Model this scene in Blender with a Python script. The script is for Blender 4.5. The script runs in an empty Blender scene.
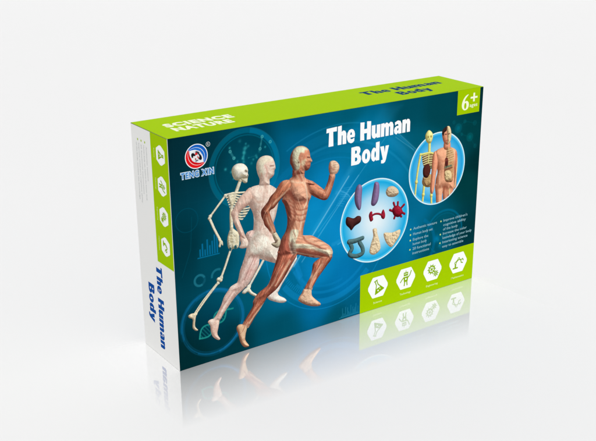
import bpy, bmesh, math, random
import numpy as np
from mathutils import Matrix, Vector

S = bpy.context.scene
COL = S.collection
MM = 0.001
W, D, H = 304.3, 57.3, 180.0            # the carton in millimetres

# ------------------------------------------------------------------ camera
cam_d = bpy.data.cameras.new("camera")
cam = bpy.data.objects.new("camera", cam_d)
COL.objects.link(cam)
cam_d.sensor_width = 36.0
cam_d.lens = 956.67 / 596 * 36.0
cam_d.shift_x = -0.06328
cam_d.shift_y = 0.01225
cam_d.clip_start = 0.01
cam_d.clip_end = 200
rt = Vector((0.80115594, -0.59841084, 0.00732336))
up = Vector((0.20152534, 0.28128531, 0.93822498))
fw = Vector((0.56350395, 0.75018867, -0.34594834))
m = Matrix((( rt.x, up.x, -fw.x, -0.28943992),
            ( rt.y, up.y, -fw.y, -0.57882890),
            ( rt.z, up.z, -fw.z,  0.35071555),
            (0, 0, 0, 1)))
cam.matrix_world = m
S.camera = cam

# ------------------------------------------------------------------ light
world = bpy.data.worlds.new("World")
S.world = world
world.use_nodes = True
wb = world.node_tree.nodes["Background"]
wb.inputs[0].default_value = (1.0, 1.0, 1.0, 1)
wb.inputs[1].default_value = 0.3
S.view_settings.view_transform = 'Standard'
S.view_settings.look = 'None'
S.view_settings.exposure = 0
S.view_settings.gamma = 1
az = Vector((-0.600, -0.800, 0)).normalized()
el = math.radians(49)
kd = Vector((az.x * math.cos(el), az.y * math.cos(el), math.sin(el)))
lamp_d = bpy.data.lights.new("studio_softbox", 'AREA')
lamp_d.shape = 'DISK'
lamp_d.size = 7.0
lamp_d.energy = 42500
lamp_d.color = (1.0, 1.0, 1.0)
lamp = bpy.data.objects.new("studio_softbox", lamp_d)
COL.objects.link(lamp)
lamp.location = Vector((0.15, 0.03, 0.05)) + kd * 60
lamp.rotation_euler = kd.to_track_quat('Z', 'Y').to_euler()

# ------------------------------------------------------------------ materials
def lin(c):
    c = np.asarray(c, float) / 255.0
    return np.where(c <= 0.04045, c / 12.92, ((c + 0.055) / 1.055) ** 2.4)

INK_GAIN = 0.8                        # print white is an albedo below 1

def ink_material():
    mt = bpy.data.materials.new("printed_gloss_card")
    mt.use_nodes = True
    nt = mt.node_tree
    b = nt.nodes["Principled BSDF"]
    at = nt.nodes.new("ShaderNodeAttribute"); at.attribute_name = "ink"
    tc = nt.nodes.new("ShaderNodeTexCoord")
    n = nt.nodes.new("ShaderNodeTexNoise"); n.inputs["Scale"].default_value = 900; n.inputs["Detail"].default_value = 2
    nt.links.new(tc.outputs["Object"], n.inputs["Vector"])
    mr = nt.nodes.new("ShaderNodeMapRange"); mr.inputs["To Min"].default_value = 0.36; mr.inputs["To Max"].default_value = 0.46
    nt.links.new(n.outputs["Fac"], mr.inputs["Value"])
    nt.links.new(mr.outputs["Result"], b.inputs["Roughness"])
    b.inputs["Specular IOR Level"].default_value = 0.003
    nt.links.new(at.outputs["Color"], b.inputs["Base Color"])
    # very slow waviness of the card
    n2 = nt.nodes.new("ShaderNodeTexNoise"); n2.inputs["Scale"].default_value = 14; n2.inputs["Detail"].default_value = 1
    nt.links.new(tc.outputs["Object"], n2.inputs["Vector"])
    bp = nt.nodes.new("ShaderNodeBump"); bp.inputs["Strength"].default_value = 0.05; bp.inputs["Distance"].default_value = 0.002
    nt.links.new(n2.outputs["Fac"], bp.inputs["Height"])
    nt.links.new(bp.outputs["Normal"], b.inputs["Normal"])
    return mt
INK = ink_material()

def table_material():
    mt = bpy.data.materials.new("white_gloss_tabletop")
    mt.use_nodes = True
    nt = mt.node_tree
    N, L = nt.nodes, nt.links
    for n in list(N): N.remove(n)
    out = N.new("ShaderNodeOutputMaterial")
    tc = N.new("ShaderNodeTexCoord")
    sp = N.new("ShaderNodeSeparateXYZ"); L.new(tc.outputs["Object"], sp.inputs[0])
    def M(op, a, b=None, c=None):
        n = N.new("ShaderNodeMath"); n.operation = op
        for i, v in enumerate((a, b, c)):
            if v is None: continue
            if isinstance(v, (int, float)): n.inputs[i].default_value = v
            else: L.new(v, n.inputs[i])
        return n.outputs[0]
    X, Y, Z = sp.outputs
    w, d = W * MM, D * MM
    # distance from the carton's footprint: gloss drops with it, so the mirrored carton fades out
    left = M('DIVIDE', M('MULTIPLY', X, -1.0), 0.036)
    right = M('DIVIDE', M('SUBTRACT', X, w), 0.010)
    front = M('DIVIDE', M('MULTIPLY', Y, -1.0), M('MULTIPLY_ADD', X, 0.055, 0.074))
    back = M('DIVIDE', M('SUBTRACT', Y, d), 0.010)
    far = M('MAXIMUM', M('MAXIMUM', left, right), M('MAXIMUM', front, back))
    t = M('SUBTRACT', 1.0, M('MINIMUM', M('MAXIMUM', far, 0.0), 1.0))
    fac = M('MULTIPLY', M('POWER', t, 0.95), 0.6)
    dif = N.new("ShaderNodeBsdfDiffuse")
    nz = N.new("ShaderNodeTexNoise"); nz.inputs["Scale"].default_value = 3.0; nz.inputs["Detail"].default_value = 3
    L.new(tc.outputs["Object"], nz.inputs["Vector"])
    mr = N.new("ShaderNodeMapRange"); mr.inputs["To Min"].default_value = 0.706 - 0.004; mr.inputs["To Max"].default_value = 0.706 + 0.004
    L.new(nz.outputs["Fac"], mr.inputs["Value"])
    edge = M('MULTIPLY', M('MINIMUM', M('MULTIPLY', t, 1.6), 1.0), 0.0)
    alb = M('ADD', mr.outputs["Result"], edge)
    cb = N.new("ShaderNodeCombineXYZ")
    for i in range(3): L.new(alb, cb.inputs[i])
    L.new(cb.outputs[0], dif.inputs["Color"])
    gl = N.new("ShaderNodeBsdfGlossy"); gl.inputs["Roughness"].default_value = 0.03
    gl.inputs["Color"].default_value = (1, 1, 1, 1)
    mx = N.new("ShaderNodeMixShader")
    L.new(fac, mx.inputs[0]); L.new(dif.outputs[0], mx.inputs[1]); L.new(gl.outputs[0], mx.inputs[2])
    L.new(mx.outputs[0], out.inputs["Surface"])
    return mt
TABLE = table_material()

def mesh_obj(name, verts, faces, mat, parent=None, smooth=False):
    me = bpy.data.meshes.new(name)
    me.from_pydata([tuple(v) for v in verts], [], faces)
    me.materials.append(mat)
    if smooth:
        for p in me.polygons: p.use_smooth = True
    o = bpy.data.objects.new(name, me)
    COL.objects.link(o)
    if parent is not None: o.parent = parent
    return o

# ------------------------------------------------------------------ the setting: white sheet; the sweep up is added out of view, a bright wall to mirror
def build_table():
    f = Vector((0.600, 0.800, 0)); r = Vector((0.800, -0.600, 0))
    prof = [(-4.0, 0.0), (-1.0, 0.0), (0.0, 0.0), (1.0, 0.0), (2.0, 0.0), (3.2, 0.0)]
    R = 1.4
    for i in range(1, 17):
        a = math.pi / 2 * i / 16
        prof.append((3.2 + R * math.sin(a), R - R * math.cos(a)))
    prof += [(4.6, 2.4), (4.6, 4.0)]
    xs = [-6, -3, -1, 0, 1, 3, 6]
    vs, fs = [], []
    for (t, z) in prof:
        for x in xs:
            p = f * t + r * x
            vs.append((p.x, p.y, z))
    n = len(xs)
    for i in range(len(prof) - 1):
        for j in range(n - 1):
            fs.append((i * n + j, i * n + j + 1, (i + 1) * n + j + 1, (i + 1) * n + j))
    o = mesh_obj("tabletop", vs, fs, TABLE, smooth=True)
    o["kind"] = "structure"
    return o
build_table()

# ------------------------------------------------------------------ printing kit: flat ink shapes in millimetres on a face of the carton
BASE = Vector((W / 2 * MM, D / 2 * MM, 0))
LAYER = 0.035
def to3(face, uv, layer):
    u = uv[:, 0]; v = uv[:, 1]; o = layer * LAYER
    if face == 'front': p = np.stack([u, np.full_like(u, -o), v], 1)
    elif face == 'side': p = np.stack([np.full_like(u, -o), u, v], 1)
    else: p = np.stack([u, v, np.full_like(u, H + o)], 1)
    return p * MM - np.array(BASE)

class Ink:
    """collects flat coloured faces; build() links them as ONE mesh object on a face of the carton"""
    def __init__(s): s.v = []; s.f = []; s.c = []; s.n = 0
    def add(s, uv, faces, col):
        uv = np.asarray(uv, float); col = np.asarray(col, float)
        if col.ndim == 1: col = np.repeat(col[None, :], len(uv), 0)
        s.v.append(uv); s.c.append(col)
        s.f += [tuple(int(i) + s.n for i in fc) for fc in faces]
        s.n += len(uv)
    def build(s, name, face, layer, parent, label=None):
        uv = np.concatenate(s.v); col = np.concatenate(s.c)
        p = to3(face, uv, layer)
        fs = s.f
        if face == 'side': fs = [fc[::-1] for fc in fs]
        me = bpy.data.meshes.new(name)
        me.from_pydata(p.tolist(), [], fs)
        a = me.color_attributes.new("ink", 'FLOAT_COLOR', 'POINT')
        rgba = np.ones((len(p), 4), np.float32)
        rgba[:, :3] = np.clip(lin(np.clip(col, 0, 255)) * INK_GAIN, 0, 0.95)
        a.data.foreach_set("color", rgba.ravel())
        me.materials.append(INK)
        o = bpy.data.objects.new(name, me)
        COL.objects.link(o); o.parent = parent
        if label: o["label"] = label
        return o

_rng = np.random.RandomState(5)
_LAT = _rng.rand(256, 256)
def vnoise(x, y):
    xi = np.floor(x).astype(int); yi = np.floor(y).astype(int)
    fx = x - xi; fy = y - yi
    fx = fx * fx * (3 - 2 * fx); fy = fy * fy * (3 - 2 * fy)
    g = lambda a, b: _LAT[a & 255, b & 255]
    return (g(xi, yi) * (1 - fx) + g(xi + 1, yi) * fx) * (1 - fy) + (g(xi, yi + 1) * (1 - fx) + g(xi + 1, yi + 1) * fx) * fy

def smooth_ring(pts, n=5):
    P = np.array(pts, float); k = len(P); out = []
    for i in range(k):
        a, b, c, d = P[i - 1], P[i], P[(i + 1) % k], P[(i + 2) % k]
        for j in range(n):
            t = j / n
            out.append(0.5 * (2 * b + (c - a) * t + (2 * a - 5 * b + 4 * c - d) * t * t + (3 * b - a - 3 * c + d) * t ** 3))
    return np.array(out)

def smooth_path(pts, n=6):
    P = [np.array(p, float) for p in pts]
    if len(P) < 3: return np.array(P)
    Q = [2 * P[0] - P[1]] + P + [2 * P[-1] - P[-2]]; out = []
    for i in range(1, len(Q) - 2):
        a, b, c, d = Q[i - 1], Q[i], Q[i + 1], Q[i + 2]
        for j in range(n):
            t = j / n
            out.append(0.5 * (2 * b + (c - a) * t + (2 * a - 5 * b + 4 * c - d) * t * t + (3 * b - a - 3 * c + d) * t ** 3))
    out.append(P[-1])
    return np.array(out)

def circle_pts(cx, cy, r, n=48, ry=None):
    ry = r if ry is None else ry
    return [(cx + r * math.cos(2 * math.pi * i / n), cy + ry * math.sin(2 * math.pi * i / n)) for i in range(n)]

class Art:
    """a raster of ink colour plus a signed-distance outline, meshed along the outline"""
    def __init__(s, u0, v0, u1, v1, res, col=None):
        s.u = np.arange(u0, u1 + 0.5 / res, 1 / res); s.v = np.arange(v0, v1 + 0.5 / res, 1 / res)
        s.U, s.V = np.meshgrid(s.u, s.v)
        s.h = 1 / res
        s.C = np.zeros(s.U.shape + (3,)); s.S = np.full(s.U.shape, 99.0)
        if col is not None: s.C[:] = col; s.S[:] = -99
    def win(s, pts, pad):
        P = np.asarray(pts)
        i0 = np.searchsorted(s.u, P[:, 0].min() - pad); i1 = np.searchsorted(s.u, P[:, 0].max() + pad)
        j0 = np.searchsorted(s.v, P[:, 1].min() - pad); j1 = np.searchsorted(s.v, P[:, 1].max() + pad)
        return (slice(j0, j1), slice(i0, i1))
    def sdf(s, pts, w):
        U, V = s.U[w], s.V[w]
        P = np.asarray(pts, float); n = len(P)
        d2 = np.full(U.shape, 1e9); ins = np.zeros(U.shape, bool)
        for i in range(n):
            ax, ay = P[i]; bx, by = P[(i + 1) % n]
            ex, ey = bx - ax, by - ay; l2 = ex * ex + ey * ey + 1e-12
            t = np.clip(((U - ax) * ex + (V - ay) * ey) / l2, 0, 1)
            d2 = np.minimum(d2, (U - ax - t * ex) ** 2 + (V - ay - t * ey) ** 2)
            if ay != by:
                c = ((ay > V) != (by > V)) & (U < (bx - ax) * (V - ay) / (by - ay) + ax)
                ins ^= c
        d = np.sqrt(d2)
        return np.where(ins, -d, d)
    def pdist(s, pts, w, r0=0, r1=0):
        """distance to a polyline minus its radius (which may taper)"""
        U, V = s.U[w], s.V[w]
        P = np.asarray(pts, float); n = len(P)
        d = np.full(U.shape, 1e9)
        for i in range(n - 1):
            ax, ay = P[i]; bx, by = P[i + 1]
            ex, ey = bx - ax, by - ay; l2 = ex * ex + ey * ey + 1e-12
            t = np.clip(((U - ax) * ex + (V - ay) * ey) / l2, 0, 1)
            rr = r0 + (r1 - r0) * (i + t) / (n - 1)
            d = np.minimum(d, np.hypot(U - ax - t * ex, V - ay - t * ey) - rr)
        return d
    def comp(s, w, col, a, d=None):
        """lay colour over the raster; the shape d also extends the outline when given"""
        a3 = a[..., None]
        if d is not None:
            fresh = (s.S[w] > s.h * 0.7)[..., None]
            s.C[w] = np.where(fresh, np.where((d < s.h * 3)[..., None], col, s.C[w]), s.C[w] * (1 - a3) + col * a3)
            s.S[w] = np.minimum(s.S[w], d)
        else:
            s.C[w] = s.C[w] * (1 - a3) + col * a3
    def blob(s, pts, col, R=3.0, amb=0.62, dif=0.5, axis=None, streak=0.0, mott=0.0, ms=1.0, spec=0.0, ring=True, grow=True,
             shade2=None, L=(0.42, 0.50, 0.76), alpha=1.0, sm=5, soft=0.3):
        P = smooth_ring(pts, sm) if ring else np.array(pts, float)
        w = s.win(P, 1.2)
        d = s.sdf(P, w)
        s._shade(w, d, col, R, amb, dif, axis, streak, mott, ms, spec, grow, shade2, L, alpha, soft)
    def limb(s, pts, r0, r1, col, R=None, **k):
        P = smooth_path(pts)
        w = s.win(P, max(r0, r1) + 1.2)
        d = s.pdist(P, w, r0, r1)
        a = dict(amb=0.62, dif=0.5, axis=None, streak=0, mott=0, ms=1, spec=0, grow=True, shade2=None, L=(0.42, 0.5, 0.76), alpha=1.0, soft=0.3)
        a.update(k)
        s._shade(w, d, col, R or max(r0, r1), a['amb'], a['dif'], a['axis'], a['streak'], a['mott'], a['ms'], a['spec'], a['grow'], a['shade2'], a['L'], a['alpha'], a['soft'])
    def _shade(s, w, d, col, R, amb, dif, axis, streak, mott, ms, spec, grow, shade2, L, alpha, soft=0.3):
        U, V = s.U[w], s.V[w]
        t = np.clip(-d / R, 0.0, 1.0)
        hh = np.sqrt(np.clip(1 - (1 - t) ** 2, 0, 1))
        if min(d.shape) > 2:
            gy, gx = np.gradient(d, s.h)
        else:
            gx = gy = np.zeros_like(d)
        sl = (1 - t) / np.maximum(hh, 0.25)
        if mott:
            nn = vnoise(U * ms + 31, V * ms + 7) + 0.5 * vnoise(U * ms * 2.1, V * ms * 2.1)
            my, mx = np.gradient(nn, s.h)
            gx = gx * sl + mx * mott; gy = gy * sl + my * mott
        else:
            gx = gx * sl; gy = gy * sl
        nl = np.sqrt(gx * gx + gy * gy + 1)
        Lx = np.array(L) / np.linalg.norm(L)
        nd = (gx * Lx[0] + gy * Lx[1] + Lx[2]) / nl
        sh = amb + dif * np.clip(nd, 0, 1)
        c = np.array(col, float)[None, None, :] * sh[..., None]
        if shade2 is not None:               # the darker printed tone goes towards its own hue
            q = np.clip((0.95 - sh) / 0.5, 0, 1)[..., None]
            c = c * (1 - q) + np.array(shade2, float) * (0.5 + 0.5 * sh[..., None]) * q
        if streak:
            ax = np.array(axis, float); ax /= np.linalg.norm(ax)
            al = U * ax[0] + V * ax[1]; ac = -U * ax[1] + V * ax[0]
            wv = vnoise(U * 0.25, V * 0.25) * 1.6
            st = vnoise(ac * 1.25 + wv + 50, al * 0.13 + 9) * 0.65 + vnoise(ac * 2.6 + wv, al * 0.2 + 80) * 0.35
            c = c * (1 + streak * (st - 0.5) * 2)[..., None]
            c += ((st > 0.66) * (st - 0.66) * streak * 260)[..., None] * np.array((1, 0.9, 0.8))
        if spec:
            c += (spec * np.clip(nd, 0, 1) ** 18)[..., None]
        a = np.clip(0.5 - d / (1.2 * s.h), 0, 1)
        e = np.clip(-d / soft, 0, 1); e = e * e * (3 - 2 * e)       # ink runs softly into what is printed under it
        q = np.clip(-s.S[w] / 0.8, 0, 1)
        a = (a * (1 - q) + e * q) * alpha
        if not grow: a = a * (s.S[w] < s.h)
        s.comp(w, c, a, d if grow else None)
    def line(s, pts, r, col, a=1.0, soft=0.3, smooth=True, inside=True, r1=None):
        P = smooth_path(pts) if smooth else np.array(pts, float)
        w = s.win(P, r + soft * 2 + 0.5)
        d = s.pdist(P, w, r, r if r1 is None else r1)
        al = a * np.clip(0.5 - d / (2 * soft), 0, 1)
        if inside: al = al * (s.S[w] < s.h)
        s.comp(w, np.array(col, float)[None, None, :], al)
    def fill(s, pts, col, a=1.0, soft=0.2, ring=False):
        P = smooth_ring(pts) if ring else np.array(pts, float)
        w = s.win(P, soft * 3 + 0.5)
        d = s.sdf(P, w)
        s.comp(w, np.array(col, float)[None, None, :], a * np.clip(0.5 - d / (2 * soft), 0, 1))
    def tint(s, pts, base, col, a=1.0, soft=1.0, ring=True):
        """recolour what is printed there, keeping its modelling"""
        P = smooth_ring(pts) if ring else np.array(pts, float)
        w = s.win(P, 1.0)
        d = s.sdf(P, w)
        e = np.clip(0.5 - d / (2 * soft), 0, 1) * a * (s.S[w] < s.h)
        q = s.C[w] * (np.array(col, float) / np.array(base, float))
        s.C[w] = s.C[w] * (1 - e[..., None]) + q * e[..., None]
    def speckle(s, amp, f, blotch=(0, 0, 0), bf=0.4):
        n = vnoise(s.U * f + 17, s.V * f + 3) * .6 + vnoise(s.U * f * 2.1, s.V * f * 2.1 + 40) * .4
        s.C *= (1 + amp * (n - .5) * 2)[..., None]
        b = vnoise(s.U * bf + 5, s.V * bf + 60) - .5
        s.C += b[..., None] * np.array(blotch, float)
        s.C[:] = np.clip(s.C, 0, 255)
    def clipped(s, path, r, outline, col, **k):
        """a rounded band along a path, cut by an outline"""
        P = smooth_path(path); w = s.win(P, r + 1.0)
        d = np.maximum(s.pdist(P, w, r, r), s.sdf(smooth_ring(outline), w))
        a = dict(amb=.62, dif=.5, shade2=None, soft=.3); a.update(k)
        s._shade(w, d, col, r, a['amb'], a['dif'], None, 0, 0, 1, 0, True, a['shade2'], (.42, .5, .76), 1.0, a['soft'])
    def ring(s, cx, cy, r, hw, col, a=1.0, soft=0.25, a0=None, a1=None):
        w = s.win([(cx - r - hw, cy - r - hw), (cx + r + hw, cy + r + hw)], soft * 3)
        U, V = s.U[w] - cx, s.V[w] - cy
        d = np.abs(np.hypot(U, V) - r) - hw
        al = a * np.clip(0.5 - d / (2 * soft), 0, 1)
        if a0 is not None:
            an = np.degrees(np.arctan2(V, U)) % 360
            sp = (a1 - a0) % 360
            al = al * (((an - a0) % 360) < sp)
        s.comp(w, np.array(col, float)[None, None, :], al)
    def glow(s, cx, cy, r, col, a, inside=False):
        w = s.win([(cx - 2.5 * r, cy - 2.5 * r), (cx + 2.5 * r, cy + 2.5 * r)], 0)
        q = np.exp(-((s.U[w] - cx) ** 2 + (s.V[w] - cy) ** 2) / (r * r))
        if inside: q = q * (s.S[w] < s.h)
        s.comp(w, np.array(col, float)[None, None, :], a * q)
    # crisp outlines (lettering, icons)
    def plus(s, pts, ring=False):
        P = smooth_ring(pts) if ring else np.array(pts, float); w = s.win(P, 1.5)
        s.S[w] = np.minimum(s.S[w], s.sdf(P, w))
    def minus(s, pts, ring=False):
        P = smooth_ring(pts) if ring else np.array(pts, float); w = s.win(P, 1.5)
        s.S[w] = np.maximum(s.S[w], -s.sdf(P, w))
    def stroke(s, pts, r, r1=None, smooth=False):
        P = smooth_path(pts) if smooth else np.array(pts, float); w = s.win(P, r + 1.5)
        s.S[w] = np.minimum(s.S[w], s.pdist(P, w, r, r if r1 is None else r1))
    def unstroke(s, pts, r):
        P = np.array(pts, float); w = s.win(P, r + 1.5)
        s.S[w] = np.maximum(s.S[w], -s.pdist(P, w, r, r))
    def mesh(s, ink, col=None):
        F = s.S; nv, nu = F.shape
        ins = F < 0
        if col is not None: s.C[:] = col
        idx = -np.ones(F.shape, int)
        vs, cs, fs = [], [], []
        uvg = np.stack([s.U, s.V], -1)
        jj, ii = np.nonzero(ins)
        idx[jj, ii] = np.arange(len(jj))
        vs = list(uvg[jj, ii]); cs = list(s.C[jj, ii])
        full = ins[:-1, :-1] & ins[1:, :-1] & ins[:-1, 1:] & ins[1:, 1:]
        anyi = ins[:-1, :-1] | ins[1:, :-1] | ins[:-1, 1:] | ins[1:, 1:]
        fj, fi = np.nonzero(full)
        q = np.stack([idx[fj, fi], idx[fj, fi + 1], idx[fj + 1, fi + 1], idx[fj + 1, fi]], 1)
        fs = [tuple(r) for r in q.tolist()]
        bj, bi = np.nonzero(anyi & ~full)
        cache = {}
        def cross(a, b):
            k = (a, b) if a < b else (b, a)
            if k in cache: return cache[k]
            fa, fb = F[a], F[b]; t = fa / (fa - fb)
            t = min(max(t, 0.02), 0.98)
            cache[k] = len(vs)
            vs.append(uvg[a] * (1 - t) + uvg[b] * t)
            cs.append(s.C[a] if fa < 0 else s.C[b])
            return cache[k]
        for j, i in zip(bj.tolist(), bi.tolist()):
            ring = [(j, i), (j, i + 1), (j + 1, i + 1), (j + 1, i)]
            poly = []
            for k in range(4):
                a, b = ring[k], ring[(k + 1) % 4]
                if ins[a]: poly.append(int(idx[a]))
                if ins[a] != ins[b]: poly.append(cross(a, b))
            if len(poly) >= 3: fs.append(tuple(poly))
        if vs: ink.add(np.array(vs), fs, np.array(cs))
        return ink

def text_mesh(body, bold=0.0, space=1.0):
    cu = bpy.data.curves.new("lettering", 'FONT')
    cu.body = body; cu.size = 1.0; cu.offset = bold; cu.space_character = space; cu.resolution_u = 3
    o = bpy.data.objects.new("lettering", cu); COL.objects.link(o)
    bpy.context.view_layer.update()
    me = bpy.data.meshes.new_from_object(o.evaluated_get(bpy.context.evaluated_depsgraph_get()))
    v = np.array([tuple(p.co)[:2] for p in me.vertices]).reshape(-1, 2)
    f = [tuple(p.vertices) for p in me.polygons]
    # every face wound the same way
    out = []
    for fc in f:
        a = 0.0
        for i in range(len(fc)):
            x0, y0 = v[fc[i]]; x1, y1 = v[fc[(i + 1) % len(fc)]]
            a += x0 * y1 - x1 * y0
        out.append(fc if a > 0 else fc[::-1])
    bpy.data.objects.remove(o); bpy.data.curves.remove(cu); bpy.data.meshes.remove(me)
    return v, out
_cap = text_mesh("H")[0]
CAP = _cap[:, 1].max()

def put_text(ink, body, u, v, cap, col, width=None, bold=0.0, space=1.0, turn=None, xs=1.0):
    """lettering with its left baseline end at (u, v); turn maps (along, up) to the face for turned lines"""
    p, f = text_mesh(body, bold, space)
    k = cap / CAP
    p = p * k
    p[:, 0] -= p[:, 0].min()
    if width: p[:, 0] *= width / p[:, 0].max()
    else: p[:, 0] *= xs
    if turn is None: q = p + np.array([u, v])
    else:
        q = turn(p[:, 0], p[:, 1]) + np.array([u, v])
    ink.add(q, f, col)

# ------------------------------------------------------------------ heavy display lettering of the title, drawn by outline
def ell(cx, cy, rx, ry): return circle_pts(cx, cy, rx, 24, ry)
GL = {
 'T': (.78, [[(.02,1.0),(0,.76),(.2,.78),(.16,0),(.51,0),(.49,.79),(.75,.78),(.77,1.03)]], []),
 'h': (.62, [[(0,1.02),(.28,1.05),(.28,.69),(.40,.76),(.54,.72),(.62,.58),(.62,0),(.35,0),(.35,.48),(.315,.53),(.28,.46),(.27,0),(0,0)]], []),
 'e': (.60, [[(.31,.76),(.46,.72),(.56,.6),(.6,.44),(.58,.29),(.25,.29),(.29,.2),(.4,.19),(.56,.25),(.55,.07),(.44,-.01),(.30,-.03),(.12,.05),(.03,.2),(0,.37),(.04,.57),(.15,.71)]], [[(.24,.44),(.37,.44),(.36,.54),(.31,.6),(.26,.54)]]),
 'H': (.82, [[(0,1.02),(.31,1.0),(.29,.62),(.51,.62),(.5,1.03),(.81,1.0),(.8,0),(.5,0),(.51,.38),(.29,.38),(.31,0),(0,0)]], []),
 'u': (.66, [[(0,.74),(.28,.74),(.28,.29),(.33,.22),(.385,.29),(.385,.74),(.66,.74),(.66,0),(.4,0),(.38,.07),(.22,-.03),(.06,.05),(0,.22)]], []),
 'm': (.98, [[(0,.74),(.26,.76),(.28,.68),(.41,.77),(.53,.74),(.6,.66),(.74,.77),(.9,.73),(.98,.58),(.98,0),(.72,0),(.72,.48),(.675,.54),(.63,.48),(.62,0),(.37,0),(.36,.48),(.315,.54),(.27,.46),(.26,0),(0,0)]], []),
 'a': (.62, [[(.06,.68),(.3,.77),(.5,.72),(.61,.54),(.61,0),(.37,0),(.35,.07),(.2,-.03),(.05,.06),(0,.22),(.06,.38),(.2,.46),(.35,.46),(.33,.55),(.24,.57),(.09,.5)]], [[(.25,.2),(.31,.18),(.355,.23),(.355,.33),(.28,.32)]]),
 'n': (.63, [[(0,.74),(.27,.76),(.28,.68),(.42,.77),(.56,.72),(.63,.57),(.63,0),(.37,0),(.36,.48),(.315,.54),(.27,.46),(.26,0),(0,0)]], []),
 'B': (.74, [[(0,1.0),(.4,1.02),(.58,.98),(.67,.86),(.67,.7),(.58,.55),(.7,.44),(.74,.26),(.68,.1),(.56,.02),(.4,0),(0,0)]], [[(.28,.62),(.38,.62),(.42,.71),(.38,.8),(.28,.8)], [(.28,.2),(.4,.2),(.46,.3),(.4,.41),(.28,.41)]]),
 'o': (.64, [ell(.32,.365,.32,.395)], [ell(.32,.365,.075,.18)]),
 'd': (.64, [[(.36,1.03),(.64,1.05),(.64,0),(.38,0),(.37,.07),(.22,-.03),(.1,.04),(.02,.18),(0,.37),(.03,.56),(.11,.7),(.22,.77),(.36,.69)]], [ell(.32,.365,.055,.18)]),
 'y': (.68, [[(0,.74),(.29,.74),(.36,.36),(.42,.74),(.68,.74),(.47,-.04),(.40,-.18),(.28,-.24),(.1,-.22),(.1,-.03),(.19,-.04),(.22,.01)]], []),
}
def title_line(art, s, u, v, cap, width, gap=.05, turn=None):
    tot = sum(.30 if c == ' ' else GL[c][0] for c in s) + gap * (len(s) - 1)
    kx = width / tot; x = 0.0
    T = turn or (lambda a, b: (a, b))
    for c in s:
        if c == ' ': x += .30 + gap; continue
        w, add, sub = GL[c]
        f = lambda pts: [tuple(np.array((u, v)) + np.array(T((x + a) * kx, b * cap))) for a, b in pts]
        tmp_add = [f(p) for p in add]; tmp_sub = [f(p) for p in sub]
        for p in tmp_add: art.plus(p)
        for p in tmp_sub: art.minus(p)
        x += w + gap

GREEN = (164, 201, 2)
NAVY = (16, 62, 130)
WHITE = (250, 252, 250)

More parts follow.
